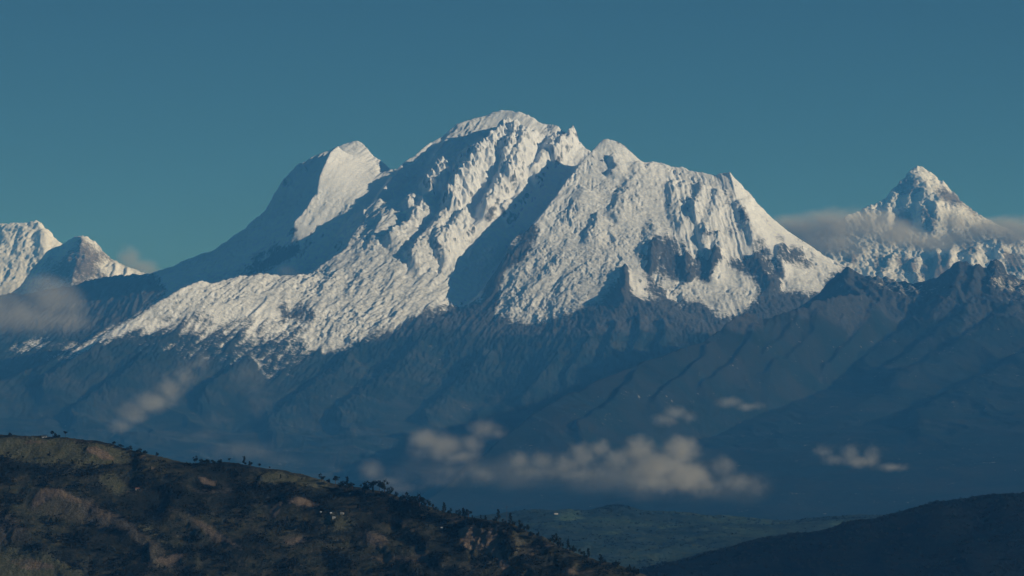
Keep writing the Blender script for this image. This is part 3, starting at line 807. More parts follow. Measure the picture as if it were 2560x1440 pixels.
# ------------------------------------------------------------------ hills in the valley
def hit(f, u, v):
    """first point of a height field met along the sight line of pixel (u, v)"""
    c = (u - 1280.0) / F_PX / CP
    ci = np.clip((c - f.s[0]) / (f.s[1] - f.s[0]), 0, f.w - 1.001)
    c0 = int(ci); fr = ci - c0
    col_v = f.v[:, c0] * (1 - fr) + f.v[:, c0 + 1] * fr
    k = np.nonzero(col_v <= v)[0]
    r = int(k[0]) if len(k) else int(np.argmin(col_v))
    r = max(r, 1)
    z = f.z[:, c0] * (1 - fr) + f.z[:, c0 + 1] * fr
    t = 0.0
    if col_v[r - 1] > v and len(k):
        t = (col_v[r - 1] - v) / max(col_v[r - 1] - col_v[r], 1e-6)
    else:
        t = 1.0
    y = f.D[r - 1] + (f.D[r] - f.D[r - 1]) * t
    zz = z[r - 1] + (z[r] - z[r - 1]) * t
    return ((u - 1280.0) / F_PX / CP) * y, y, zz


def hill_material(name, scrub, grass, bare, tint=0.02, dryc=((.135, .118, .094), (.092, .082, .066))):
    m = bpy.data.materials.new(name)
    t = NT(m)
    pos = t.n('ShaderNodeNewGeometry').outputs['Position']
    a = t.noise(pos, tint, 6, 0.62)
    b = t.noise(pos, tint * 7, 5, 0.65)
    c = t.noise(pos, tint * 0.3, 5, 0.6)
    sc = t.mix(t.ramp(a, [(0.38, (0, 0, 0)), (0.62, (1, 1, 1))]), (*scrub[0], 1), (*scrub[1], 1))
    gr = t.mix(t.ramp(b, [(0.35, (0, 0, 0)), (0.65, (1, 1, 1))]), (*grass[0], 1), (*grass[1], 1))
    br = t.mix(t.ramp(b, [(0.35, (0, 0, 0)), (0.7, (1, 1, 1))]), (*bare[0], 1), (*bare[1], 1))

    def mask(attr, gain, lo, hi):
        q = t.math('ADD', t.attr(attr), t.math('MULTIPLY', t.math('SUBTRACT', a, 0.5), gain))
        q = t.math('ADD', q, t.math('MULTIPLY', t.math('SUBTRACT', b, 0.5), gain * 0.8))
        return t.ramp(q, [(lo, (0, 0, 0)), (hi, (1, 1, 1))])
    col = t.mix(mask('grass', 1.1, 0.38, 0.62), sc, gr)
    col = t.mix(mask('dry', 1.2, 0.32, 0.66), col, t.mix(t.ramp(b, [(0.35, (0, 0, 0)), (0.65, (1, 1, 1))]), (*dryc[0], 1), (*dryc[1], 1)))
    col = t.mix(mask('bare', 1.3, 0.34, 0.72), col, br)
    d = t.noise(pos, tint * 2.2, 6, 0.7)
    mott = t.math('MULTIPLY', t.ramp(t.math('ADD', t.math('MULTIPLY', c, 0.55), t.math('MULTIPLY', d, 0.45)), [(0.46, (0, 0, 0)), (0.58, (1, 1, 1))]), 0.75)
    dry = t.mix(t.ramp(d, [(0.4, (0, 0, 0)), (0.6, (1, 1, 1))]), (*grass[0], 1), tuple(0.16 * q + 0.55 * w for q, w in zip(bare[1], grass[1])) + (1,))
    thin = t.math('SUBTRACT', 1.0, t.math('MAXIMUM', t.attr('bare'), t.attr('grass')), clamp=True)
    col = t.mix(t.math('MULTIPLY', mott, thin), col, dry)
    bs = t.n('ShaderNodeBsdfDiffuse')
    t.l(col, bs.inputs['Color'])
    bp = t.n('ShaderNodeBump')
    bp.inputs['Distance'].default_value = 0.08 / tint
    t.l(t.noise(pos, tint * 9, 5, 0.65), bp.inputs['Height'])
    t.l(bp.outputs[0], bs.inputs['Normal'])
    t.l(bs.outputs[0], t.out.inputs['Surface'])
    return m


M_valley = hill_material('valley_fields', [(.016, .032, .038), (.028, .045, .046)], [(.050, .095, .060), (.075, .11, .07)], [(.075, .07, .06), (.11, .10, .08)], 0.008)
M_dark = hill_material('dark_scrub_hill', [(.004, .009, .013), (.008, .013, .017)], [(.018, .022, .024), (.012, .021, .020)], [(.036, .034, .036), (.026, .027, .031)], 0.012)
M_near = hill_material('scrub_and_grass_hill', [(.013, .018, .017), (.026, .030, .023)], [(.074, .084, .048), (.122, .114, .072)], [(.235, .172, .122), (.14, .11, .086)], 0.03)


def build_valley():
    f = Field(1000, 2800, 4 / LOD, spaced((8.4, 11.6, 12 / LOD), (11.6, 14, 60 / LOD)))
    f.row(8.4, 1500); f.row(14, 1420)
    f.line([(1000, 1330, 10.6), (1200, 1296, 10.8), (1260, 1283, 10.9), (1330, 1276, 11), (1400, 1272, 11), (1480, 1273, 11.1), (1520, 1268, 11.1), (1560, 1268, 11.1), (1600, 1281, 11.1), (1700, 1288, 11.2), (1800, 1291, 11.2),
            (1920, 1297, 11.3), (2000, 1297, 11.3), (2050, 1293, 11.3), (2100, 1290, 11.3), (2160, 1293, 11.3), (2250, 1297, 11.3), (2400, 1302, 11.3), (2800, 1310, 11.3)])
    f.line([(1300, 1310, 10.3), (1450, 1330, 10.0), (1600, 1345, 9.8), (1750, 1330, 10.1)])
    f.line([(1350, 1400, 9.2), (1600, 1420, 9.0), (1900, 1360, 9.6), (2200, 1360, 9.6)])
    f.solve()
    x, y = f.x, f.y
    f.z = (f.z + 14 * fbm(x / 420, y / 420, 4, 201) + 3 * fbm(x / 50, y / 50, 2, 205)).astype(f32)
    return f


val = build_valley()
v_grass = pmap([(0.7, [(1390, 1285), (1440, 1275), (1470, 1290), (1430, 1310), (1390, 1305)]), (0.6, [(1480, 1335), (1560, 1325), (1540, 1350), (1490, 1350)]), (0.6, [(2060, 1300), (2140, 1296), (2160, 1310), (2080, 1325)]),
                (0.55, [(1640, 1300), (1720, 1310), (1700, 1330), (1640, 1320)]), (0.5, [(1800, 1320), (1900, 1315), (1880, 1335), (1800, 1340)])], 5)
v_bare = pmap([(0.5, [(1540, 1290), (1570, 1285), (1590, 1305), (1550, 1300)]), (0.5, [(1630, 1290), (1660, 1300), (1655, 1310), (1620, 1300)]), (0.4, [(1520, 1330), (1560, 1330), (1550, 1345)])], 5)
mesh_grid('hill', val, M_valley, {'grass': 0.15 + 0.95 * look(v_grass, val.u, val.v), 'bare': look(v_bare, val.u, val.v)})


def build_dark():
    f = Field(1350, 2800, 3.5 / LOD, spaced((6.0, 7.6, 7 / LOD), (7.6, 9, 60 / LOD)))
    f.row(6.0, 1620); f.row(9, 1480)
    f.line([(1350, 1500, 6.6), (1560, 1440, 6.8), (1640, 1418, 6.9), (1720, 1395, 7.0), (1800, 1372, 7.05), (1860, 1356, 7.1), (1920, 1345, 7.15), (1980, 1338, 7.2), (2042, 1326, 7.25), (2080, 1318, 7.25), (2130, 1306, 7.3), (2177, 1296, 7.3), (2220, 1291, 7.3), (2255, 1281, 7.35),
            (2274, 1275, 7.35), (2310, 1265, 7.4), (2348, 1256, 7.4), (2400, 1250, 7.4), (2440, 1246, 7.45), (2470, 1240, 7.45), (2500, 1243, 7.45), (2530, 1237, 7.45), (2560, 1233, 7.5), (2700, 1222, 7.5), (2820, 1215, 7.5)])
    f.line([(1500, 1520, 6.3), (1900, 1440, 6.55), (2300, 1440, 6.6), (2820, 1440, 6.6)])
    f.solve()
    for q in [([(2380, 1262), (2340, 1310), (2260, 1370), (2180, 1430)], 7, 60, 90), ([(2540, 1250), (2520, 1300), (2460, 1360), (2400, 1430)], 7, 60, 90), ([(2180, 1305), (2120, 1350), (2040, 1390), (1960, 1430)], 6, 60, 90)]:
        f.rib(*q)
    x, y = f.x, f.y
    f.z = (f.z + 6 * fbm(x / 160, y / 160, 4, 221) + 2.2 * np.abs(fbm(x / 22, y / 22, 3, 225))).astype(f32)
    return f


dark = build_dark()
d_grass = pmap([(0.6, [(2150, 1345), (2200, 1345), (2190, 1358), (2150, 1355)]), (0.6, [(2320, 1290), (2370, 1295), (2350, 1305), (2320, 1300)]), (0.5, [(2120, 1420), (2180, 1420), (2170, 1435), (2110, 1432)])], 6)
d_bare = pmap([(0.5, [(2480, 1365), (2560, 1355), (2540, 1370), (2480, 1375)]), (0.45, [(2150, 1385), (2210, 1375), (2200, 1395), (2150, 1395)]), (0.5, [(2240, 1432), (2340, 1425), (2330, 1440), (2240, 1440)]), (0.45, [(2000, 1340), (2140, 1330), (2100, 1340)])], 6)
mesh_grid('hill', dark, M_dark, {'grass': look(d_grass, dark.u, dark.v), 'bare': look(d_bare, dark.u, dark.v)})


def build_near():
    f = Field(-240, 2000, 3.0 / LOD, spaced((3.5, 4.0, 6 / LOD), (4.0, 4.85, 2.2 / LOD), (4.85, 5.4, 20 / LOD)))
    f.row(3.5, 2150); f.row(5.4, 1500)
    f.line([(-240, 1076, 4.78), (0, 1085, 4.72), (60, 1091, 4.7), (110, 1089, 4.7), (170, 1092, 4.68), (250, 1104, 4.65), (330, 1125, 4.62), (370, 1139, 4.6), (430, 1151, 4.58), (480, 1159, 4.57), (520, 1161, 4.56), (560, 1155, 4.56), (600, 1160, 4.55),
            (640, 1168, 4.54), (700, 1175, 4.52), (760, 1185, 4.5), (800, 1196, 4.48), (850, 1212, 4.46), (900, 1218, 4.44), (960, 1233, 4.42), (1000, 1247, 4.4), (1040, 1259, 4.38), (1100, 1276, 4.34), (1180, 1293, 4.3), (1230, 1306, 4.27), (1290, 1321, 4.24),
            (1340, 1336, 4.21), (1400, 1369, 4.18), (1450, 1388, 4.14), (1500, 1404, 4.1), (1550, 1420, 4.08), (1620, 1440, 4.05), (1700, 1465, 4.0), (1900, 1540, 3.9), (2000, 1580, 3.85)])
    f.line([(-240, 1440, 4.33), (0, 1440, 4.32), (400, 1440, 4.27), (800, 1440, 4.23), (1200, 1440, 4.14), (1500, 1450, 4.0), (1700, 1520, 3.9), (2000, 1650, 3.7)])
    f.line([(-240, 1160, 5.0), (600, 1240, 4.85), (1200, 1380, 4.6), (1700, 1540, 4.3), (2000, 1640, 4.15)])
    f.solve()
    for q in [([(60, 1262), (105, 1235), (160, 1240), (225, 1262), (300, 1300), (370, 1345), (430, 1395)], 6.1, 56, 66), ([(390, 1275), (450, 1290), (500, 1312), (560, 1345), (610, 1380), (650, 1420)], 5.5, 50, 60),
              ([(640, 1200), (700, 1240), (700, 1290)], 3.3, 37, 48), ([(690, 1255), (790, 1262), (870, 1300), (940, 1340), (1000, 1385), (1060, 1430)], 5.0, 50, 60), ([(0, 1290), (60, 1330), (140, 1390)], 5.0, 50, 60),
              ([(990, 1300), (1040, 1340), (1080, 1390), (1120, 1430)], 3.9, 32, 48), ([(1150, 1325), (1200, 1328), (1260, 1342), (1300, 1380)], 5.5, 50, 36), ([(330, 1160), (380, 1190), (480, 1230)], 3.3, 43, 48),
              ([(0, 1360), (100, 1385), (220, 1430)], 3.9, 43, 60), ([(1340, 1340), (1400, 1385), (1440, 1430)], 3.9, 37, 36), ([(360, 1390), (420, 1385), (500, 1420)], 3.9, 32, 36), ([(200, 1150), (300, 1170), (420, 1195)], 2.2, 37, 48)]:
        f.rib(*q)
    x, y = f.x, f.y
    dz = 3.2 * fbm(x / 75, y / 75, 4, 241) + 0.9 * np.abs(fbm(x / 9, y / 9, 3, 245))
    cliff = look(pmap([[(1140, 1320), (1270, 1330), (1300, 1420), (1150, 1400)]], 8), f.u, f.v)
    dz = dz + cliff * 2.2 * fbm(x / 11, y / 14, 4, 249)
    f.z = (f.z + dz).astype(f32)
    return f


near = build_near()
n_bare = pmap([
    [(210, 1126), (238, 1121), (262, 1131), (295, 1153), (275, 1156), (250, 1153), (225, 1142)], [(343, 1156), (360, 1143), (369, 1149), (355, 1160)], [(374, 1170), (393, 1181), (378, 1183)],
    [(488, 1192), (515, 1199), (548, 1212), (535, 1216), (508, 1211)], (0.88, [(85, 1247), (110, 1231), (150, 1238), (205, 1262), (218, 1269), (180, 1267), (140, 1257), (100, 1272), (76, 1278)]),
    (0.63, [(210, 1262), (290, 1296), (300, 1304), (260, 1310), (215, 1280)]), (0.75, [(468, 1298), (500, 1312), (560, 1348), (605, 1384), (580, 1379), (530, 1354), (488, 1322)]),
    [(1143, 1331), (1160, 1325), (1190, 1329), (1215, 1345), (1225, 1329), (1252, 1340), (1242, 1350), (1272, 1352), (1262, 1363), (1240, 1361), (1257, 1378), (1252, 1392), (1272, 1402), (1278, 1422), (1262, 1433), (1254, 1420), (1240, 1391), (1225, 1386), (1210, 1376), (1170, 1373), (1160, 1379), (1153, 1370)],
    [(996, 1308), (1009, 1304), (1022, 1326), (1012, 1324)], [(1026, 1329), (1040, 1335), (1030, 1342)], (0.83, [(988, 1318), (1007, 1340), (1000, 1352)]), (0.83, [(1048, 1359), (1073, 1376), (1066, 1382)]),
    (0.93, [(676, 1275), (708, 1257), (714, 1255), (702, 1276), (690, 1297), (678, 1291)]), (0.83, [(715, 1262), (760, 1254), (790, 1263), (808, 1270), (795, 1277), (720, 1271)]),
    (0.68, [(712, 1346), (766, 1340), (742, 1362), (714, 1366)]), (0.73, [(898, 1338), (960, 1344), (978, 1366), (950, 1380), (918, 1361)]), (0.73, [(1318, 1396), (1334, 1364), (1343, 1392)]), (0.78, [(1348, 1349), (1395, 1377), (1365, 1374)]),
    (0.78, [(1518, 1404), (1548, 1427), (1530, 1422)]), (0.63, [(380, 1402), (440, 1385), (470, 1400), (420, 1420)]), (0.63, [(60, 1100), (130, 1100), (120, 1112), (60, 1115)]), (0.63, [(190, 1098), (240, 1103), (230, 1112), (180, 1108)]),
    (0.63, [(660, 1172), (690, 1176), (680, 1182), (660, 1180)]), (0.68, [(300, 1220), (350, 1230), (345, 1238), (310, 1232)]), (0.63, [(1090, 1290), (1180, 1298), (1160, 1304), (1090, 1302)]), (0.58, [(870, 1390), (980, 1390), (1100, 1420), (1000, 1420)]), (0.63, [(0, 1400), (80, 1400), (160, 1430), (60, 1430)]), (0.63, [(1400, 1420), (1500, 1425), (1480, 1438), (1400, 1438)])], 2.2)
n_grass = pmap([
    (0.9, [(-200, 1085), (0, 1092), (150, 1094), (330, 1132), (330, 1162), (200, 1176), (100, 1152), (0, 1142), (-200, 1150)]), (0.8, [(0, 1128), (180, 1160), (200, 1180), (60, 1160), (0, 1150)]), (0.8, [(240, 1178), (290, 1188), (345, 1226), (300, 1242), (250, 1216)]),
    (0.8, [(640, 1172), (780, 1190), (845, 1216), (800, 1226), (720, 1212), (640, 1216)]), (0.9, [(-200, 1340), (0, 1358), (100, 1388), (220, 1438), (200, 1470), (-200, 1470)]), (0.7, [(800, 1293), (860, 1288), (905, 1326), (830, 1337), (780, 1310)]),
    (0.6, [(1030, 1262), (1100, 1282), (1080, 1296), (1030, 1282)]), (0.6, [(750, 1208), (812, 1220), (800, 1230), (740, 1222)]), (0.55, [(380, 1150), (470, 1160), (520, 1166), (480, 1175), (380, 1165)]), (0.6, [(300, 1290), (420, 1345), (440, 1390), (330, 1330)]),
    (0.5, [(100, 1180), (200, 1190), (220, 1215), (120, 1210)]), (0.6, [(1180, 1293), (1290, 1322), (1260, 1328), (1180, 1308)]), (0.5, [(560, 1160), (640, 1172), (620, 1185), (560, 1176)]), (0.5, [(980, 1290), (1100, 1300), (1080, 1320), (1000, 1305)])], 5)
n_dry = pmap([
    (0.75, [(50, 1290), (82, 1262), (100, 1236), (155, 1238), (222, 1262), (300, 1300), (362, 1345), (420, 1390), (390, 1392), (330, 1352), (285, 1330), (235, 1312), (170, 1306), (100, 1300)]),
    (0.7, [(400, 1272), (450, 1288), (500, 1306), (575, 1350), (625, 1388), (600, 1392), (540, 1362), (480, 1335), (420, 1290)]), (0.6, [(-60, 1290), (20, 1285), (60, 1320), (85, 1382), (30, 1370), (-60, 1350)]),
    (0.55, [(356, 1392), (400, 1382), (450, 1395), (480, 1440), (370, 1440)]), (0.6, [(132, 1101), (240, 1104), (250, 1114), (140, 1113)]), (0.6, [(50, 1098), (108, 1100), (104, 1114), (52, 1110)]),
    (0.7, [(690, 1345), (720, 1324), (770, 1328), (765, 1362), (700, 1366)]), (0.8, [(890, 1334), (960, 1338), (982, 1375), (950, 1380), (905, 1366)]), (0.6, [(978, 1380), (1062, 1384), (1100, 1412), (1040, 1412)]),
    (0.6, [(690, 1220), (755, 1225), (745, 1245), (690, 1240)]), (0.75, [(1296, 1352), (1345, 1358), (1398, 1384), (1380, 1388), (1320, 1382)]), (0.65, [(1405, 1384), (1475, 1394), (1480, 1404), (1420, 1400)]),
    (0.6, [(1130, 1395), (1270, 1400), (1320, 1430), (1150, 1436)]), (0.6, [(1270, 1338), (1300, 1345), (1330, 1400), (1280, 1395)]), (0.5, [(440, 1210), (560, 1215), (600, 1240), (480, 1235)]), (0.5, [(560, 1280), (680, 1300), (660, 1330), (580, 1310)]),
    (0.5, [(1500, 1402), (1600, 1432), (1560, 1436), (1500, 1418)]), (0.5, [(860, 1270), (980, 1280), (960, 1296), (860, 1290)])], 5)
mesh_grid('hill', near, M_near, {'dry': look(n_dry, near.u, near.v), 'grass': look(n_grass, near.u, near.v), 'bare': look(n_bare, near.u, near.v)})
print('hills done', time.time() - T0)


# ------------------------------------------------------------------ trees
def leaf_material(name, dark, light):
    m = bpy.data.materials.new(name)
    t = NT(m)
    pos = t.n('ShaderNodeNewGeometry').outputs['Position']
    r = t.n('ShaderNodeObjectInfo').outputs['Random']
    a = t.math('ADD', t.math('MULTIPLY', t.noise(pos, 0.5, 3, 0.6), 0.7), t.math('MULTIPLY', r, 0.3))
    col = t.ramp(a, [(0.3, dark), (0.75, light)])
    bs = t.n('ShaderNodeBsdfDiffuse')
    t.l(col, bs.inputs['Color'])
    t.l(bs.outputs[0], t.out.inputs['Surface'])
    return m


M_leaf = leaf_material('dark_green_leaves', (.008, .013, .011), (.023, .030, .018))
M_bark = bpy.data.materials.new('grey_bark')
_t = NT(M_bark)
_b = _t.n('ShaderNodeBsdfDiffuse')
_p = _t.n('ShaderNodeNewGeometry').outputs['Position']
_t.l(_t.ramp(_t.noise(_p, 2.0, 3), [(0.3, (.05, .04, .035)), (0.7, (.11, .095, .08))]), _b.inputs['Color'])
_t.l(_b.outputs[0], _t.out.inputs['Surface'])


def mesh_from(name, verts, faces, mat):
    me = bpy.data.meshes.new(name)
    me.from_pydata([tuple(map(float, q)) for q in verts], [], faces)
    me.materials.append(mat)
    me.update()
    return me


def tube(verts, faces, p0, p1, r0, r1, n=6):
    p0, p1 = Vector(p0), Vector(p1)
    d = (p1 - p0).normalized()
    a = d.orthogonal().normalized()
    b = d.cross(a)
    i = len(verts)
    for p, r in ((p0, r0), (p1, r1)):
        for k in range(n):
            w = 2 * math.pi * k / n
            verts.append(p + a * (r * math.cos(w)) + b * (r * math.sin(w)))
    for k in range(n):
        faces.append((i + k, i + (k + 1) % n, i + n + (k + 1) % n, i + n + k))
    faces.append(tuple(range(i + n, i + 2 * n)))


def tree_meshes(kind, seed):
    """trunk and crown of a tree one unit tall"""
    r = np.random.RandomState(seed)
    tv, tf = [], []
    cv, cf = [], []

    def leaf(c, s):
        q = r.randn(3, 3)
        q /= np.linalg.norm(q, axis=1)[:, None]
        i = len(cv)
        for k in range(3):
            cv.append(np.array(c) + q[k] * s * (0.6 + 0.6 * r.rand()))
        cf.append((i, i + 1, i + 2))
    clumps = []
    lean = (r.rand() - 0.5) * 0.08
    if kind == 'round':
        tube(tv, tf, (0, 0, -0.06), (lean * .5, 0, 0.42), 0.032, 0.02)
        tube(tv, tf, (lean * .5, 0, 0.42), (lean, 0, 0.8), 0.02, 0.006)
        for k in range(13):
            w = r.rand() * 6.28
            h = 0.36 + 0.56 * r.rand()
            rad = 0.3 * math.sin(math.pi * (h - 0.22) / 0.85) * (0.5 + 0.5 * r.rand())
            c = (lean + rad * math.cos(w), rad * math.sin(w), h)
            tube(tv, tf, (lean * .6, 0, max(0.3, h - 0.2)), c, 0.011, 0.003, 4)
            clumps.append((c, 0.10 + 0.07 * r.rand(), 24))
    elif kind == 'tall':
        tube(tv, tf, (0, 0, -0.06), (lean, 0, 0.95), 0.024, 0.005)
        for k in range(12):
            h = 0.3 + 0.66 * (k + r.rand()) / 12
            w = r.rand() * 6.28
            rad = 0.12 * (1.15 - h) * (0.4 + r.rand())
            c = (lean * h + rad * math.cos(w), rad * math.sin(w), h)
            tube(tv, tf, (lean * h, 0, h - 0.08), c, 0.008, 0.003, 4)
            clumps.append((c, 0.06 + 0.06 * (1.1 - h), 22))
    elif kind == 'open':
        tube(tv, tf, (0, 0, -0.06), (lean, 0, 0.6), 0.024, 0.014)
        for k in range(8):
            w = r.rand() * 6.28
            h = 0.62 + 0.32 * r.rand()
            rad = 0.22 * r.rand()
            c = (lean + rad * math.cos(w), rad * math.sin(w), h)
            tube(tv, tf, (lean, 0, 0.5), c, 0.012, 0.003, 4)
            clumps.append((c, 0.10 + 0.05 * r.rand(), 26))
    else:   # bush
        tube(tv, tf, (0, 0, -0.1), (0, 0, 0.4), 0.04, 0.02)
        for k in range(12):
            w = r.rand() * 6.28
            rad = 0.5 * math.sqrt(r.rand())
            h = 0.2 + 0.6 * r.rand() * (1 - rad)
            tube(tv, tf, (0, 0, 0.1), (rad * math.cos(w), rad * math.sin(w), h), 0.02, 0.005, 4)
            clumps.append(((rad * math.cos(w), rad * math.sin(w), h), 0.2, 20))
    for c, s, n in clumps:
        for _ in range(n):
            d = r.randn(3)
            d *= s * r.rand() ** 0.4 / np.linalg.norm(d)
            leaf(np.array(c) + d * np.array((1, 1, 0.8)), 0.085 if kind != 'bush' else 0.15)
    return mesh_from('trunk', tv, tf, M_bark), mesh_from('crown', cv, cf, M_leaf)


KINDS = {k: [tree_meshes(k, 10 * i + n) for n in range(4)] for i, k in enumerate(('round', 'tall', 'open', 'bush'))}
NAME = {'round': 'tree', 'tall': 'tree', 'open': 'tree', 'bush': 'shrub'}
_n_tree = 0


def plant(kind, p, height, label, group, width=1.0):
    global _n_tree
    _n_tree += 1
    tm, cm = KINDS[kind][_n_tree % 4]
    o = bpy.data.objects.new(NAME[kind], None)
    C.objects.link(o)
    o.empty_display_size = 1.0
    o.location = p
    o.rotation_euler = (0, 0, (_n_tree * 2.399) % 6.283)
    o.scale = (height * width, height * width, height)
    o['label'] = label
    o['category'] = NAME[kind]
    o['group'] = group
    for nm, me in (('trunk', tm), ('crown', cm)):
        c = bpy.data.objects.new(nm, me)
        C.objects.link(c)
        c.parent = o
    return o


PX = 1.0 / F_PX     # metres per pixel and metre of distance
ridge_trees = [
    (30, 1091, 9, 'bush', 'low shrub on the far left of the near hill crest'),
    (134, 1092, 17, 'open', 'slim open tree just right of the white house on the crest'),
    (144, 1093, 11, 'bush', 'squat shrub at the foot of the slim tree by the white house'),
    (166, 1092, 15, 'open', 'small lone tree with clear trunk right of the white house'),
    (286, 1113, 8, 'bush', 'first shrub of the crest hedge above the tan bare patch'),
    (304, 1119, 9, 'bush', 'second shrub of the crest hedge above the tan bare patch'),
    (326, 1125, 10, 'bush', 'shrub where the crest hedge starts to drop'),
    (350, 1133, 10, 'bush', 'shrub near the lower end of the crest hedge'),
    (366, 1139, 9, 'bush', 'last shrub at the lower end of the crest hedge'),
    (395, 1147, 13, 'round', 'small round tree standing alone below the crest hedge'),
    (490, 1162, 18, 'round', 'round tree at the left foot of the wooded knoll on the crest'),
    (507, 1163, 11, 'bush', 'low shrub between the round tree and the wooded knoll'),
    (518, 1162, 11, 'bush', 'dark shrub on the left shoulder of the wooded knoll'),
    (534, 1160, 9, 'bush', 'dark shrub near the top of the wooded knoll'),
    (552, 1158, 9, 'bush', 'dark shrub on top of the wooded knoll'),
    (575, 1160, 12, 'open', 'thin tree on the right shoulder of the wooded knoll'),
    (612, 1168, 24, 'tall', 'tall dark columnar tree right of the wooded knoll'),
    (628, 1171, 16, 'round', 'rounder tree beside the tall columnar tree'),
    (651, 1173, 13, 'open', 'small lone tree on open grass right of the columnar tree'),
    (676, 1176, 8, 'open', 'tiny tree by the pinkish bare spot on the crest'),
    (806, 1202, 20, 'round', 'dark round tree at the edge of the grassy crest'),
    (822, 1208, 14, 'round', 'lower dark tree tucked right of the grassy crest'),
    (840, 1212, 26, 'open', 'lone tree with bare trunk standing clear against the blue slope'),
    (858, 1218, 18, 'round', 'dark tree left of the tall pointed clump'),
    (869, 1219, 27, 'tall', 'pointed tree rising over the first dark clump'),
    (882, 1222, 17, 'round', 'round tree right of the pointed tree in the first clump'),
    (910, 1234, 26, 'round', 'leftmost big tree of the grove on the crest'),
    (923, 1234, 30, 'round', 'big bushy tree left of the middle of the grove'),
    (936, 1236, 30, 'open', 'big tree with a gap under its crown in the grove'),
    (949, 1238, 31, 'open', 'tall airy tree at the middle of the grove'),
    (962, 1240, 33, 'round', 'tallest bushy tree at the right of the grove'),
    (975, 1245, 22, 'round', 'lower tree sloping off the right end of the grove'),
    (1014, 1256, 22, 'round', 'tree at the left of the gap below the grove'),
    (1029, 1260, 18, 'bush', 'shrubby tree in the gap below the grove'),
    (1050, 1268, 30, 'round', 'broad tree on the slope right of the grove'),
    (1066, 1272, 21, 'round', 'tree leaning out right of the broad tree'),
    (1086, 1280, 20, 'round', 'rounded tree halfway to the pointed pair'),
    (1110, 1286, 30, 'tall', 'sharp pointed tree above the green terrace'),
    (1126, 1290, 20, 'round', 'round tree right of the sharp pointed tree'),
    (1145, 1295, 21, 'round', 'left tree of the dense trio before the crest dip'),
    (1159, 1297, 28, 'tall', 'pointed middle tree of the dense trio'),
    (1172, 1299, 25, 'round', 'right tree of the dense trio'),
    (1246, 1312, 30, 'tall', 'slender dark conifer standing above the bare cliff'),
    (1276, 1320, 27, 'tall', 'second slender conifer right of the first above the cliff'),
    (1300, 1328, 24, 'round', 'wide dark tree right of the conifers'),
    (1316, 1333, 20, 'round', 'round tree past the wide dark tree'),
    (1345, 1345, 15, 'round', 'low tree on the slope before the steep wooded drop'),
    (1384, 1368, 28, 'round', 'big tree at the head of the steep wooded drop'),
    (1398, 1375, 24, 'round', 'second tree in the steep wooded drop'),
    (1420, 1380, 26, 'tall', 'pointed tree in the steep wooded drop'),
    (1434, 1388, 20, 'round', 'lower round tree in the steep wooded drop'),
    (1470, 1399, 28, 'tall', 'pointed tree alone beyond the steep wooded drop'),
    (1500, 1408, 22, 'round', 'dark tree near the low end of the crest'),
    (1540, 1420, 13, 'bush', 'last shrub where the crest meets the valley'),
    (1586, 1434, 14, 'bush', 'shrub at the very foot of the hill by the lower frame edge'),
]
for u, v, hpx, kind, lab in ridge_trees:
    x, y, z = hit(near, u, v)
    h = hpx * y * PX * 1.08
    plant(kind, (x, y, z - 0.3), h if kind != 'bush' else h * 1.2, lab, 'trees along the near hill crest', 1.15 if kind != 'tall' else 1.0)

# the scrub and woods of the slope
WOOD = 1 - np.clip(pmap([
    (1.0, [(-200, 1080), (0, 1092), (150, 1094), (330, 1130), (320, 1160), (200, 1172), (100, 1150), (0, 1140)]), (1.0, [(240, 1178), (290, 1188), (345, 1226), (300, 1242), (250, 1216)]),
    (1.0, [(640, 1172), (780, 1190), (845, 1216), (800, 1226), (720, 1212), (640, 1216)]), (1.0, [(-200, 1340), (0, 1358), (100, 1388), (220, 1438), (200, 1470), (-200, 1470)]), (1.0, [(800, 1290), (860, 1286), (905, 1326), (830, 1337)]),
    (0.8, [(60, 1262), (105, 1230), (225, 1258), (300, 1296), (430, 1390), (400, 1400), (290, 1320), (200, 1285)]), (0.8, [(440, 1285), (500, 1308), (620, 1380), (600, 1400), (480, 1330)]),
    (0.6, [(860, 1300), (1000, 1370), (1100, 1430), (960, 1400), (860, 1340)]), (0.5, [(1180, 1295), (1290, 1322), (1260, 1330), (1180, 1310)])], 4)
    + 1.4 * n_bare + 1.1 * n_dry, 0, 1)
rs = np.random.RandomState(5)
M_scrub = leaf_material('dark_scrub', (.007, .011, .012), (.018, .023, .018))


def scatter(n, want):
    out = []
    while len(out) < n:
        u = rs.uniform(-60, 1640)
        v = rs.uniform(1085, 1445)
        top = np.interp(u, [0, 170, 430, 700, 900, 1100, 1300, 1500, 1640], [1088, 1095, 1154, 1178, 1222, 1280, 1326, 1406, 1442]) + 5
        if v < top or rs.rand() > float(look(WOOD, np.array([u]), np.array([v]))[0]) * want(u, v):
            continue
        out.append((u, v))
    return out


def clumpy(u, v):
    n = float(perlin(np.array([u / 60.0]), np.array([v / 34.0]), 301)[0])
    return min(1.0, max(0.02, 0.36 + 2.0 * n))


crest = [(u, float(np.interp(u, [850, 900, 960, 1040, 1100, 1180, 1290, 1340, 1400, 1500, 1620], [1216, 1222, 1237, 1262, 1279, 1296, 1324, 1338, 1371, 1406, 1441])) + rs.uniform(0, 9)) for u in rs.uniform(850, 1600, 62)]
for k, (u, v) in enumerate(crest + sorted(scatter(170, clumpy), key=lambda q: q[1])):
    x, y, z = hit(near, u, v)
    kind = 'round' if k % 3 else 'tall'
    plant(kind, (x, y, z - 0.4), rs.uniform(5.0, 9.5), 'dark tree in the scrub woods covering the near hillside', 'trees in the hillside woods', 1.2 if kind == 'round' else 1.0)


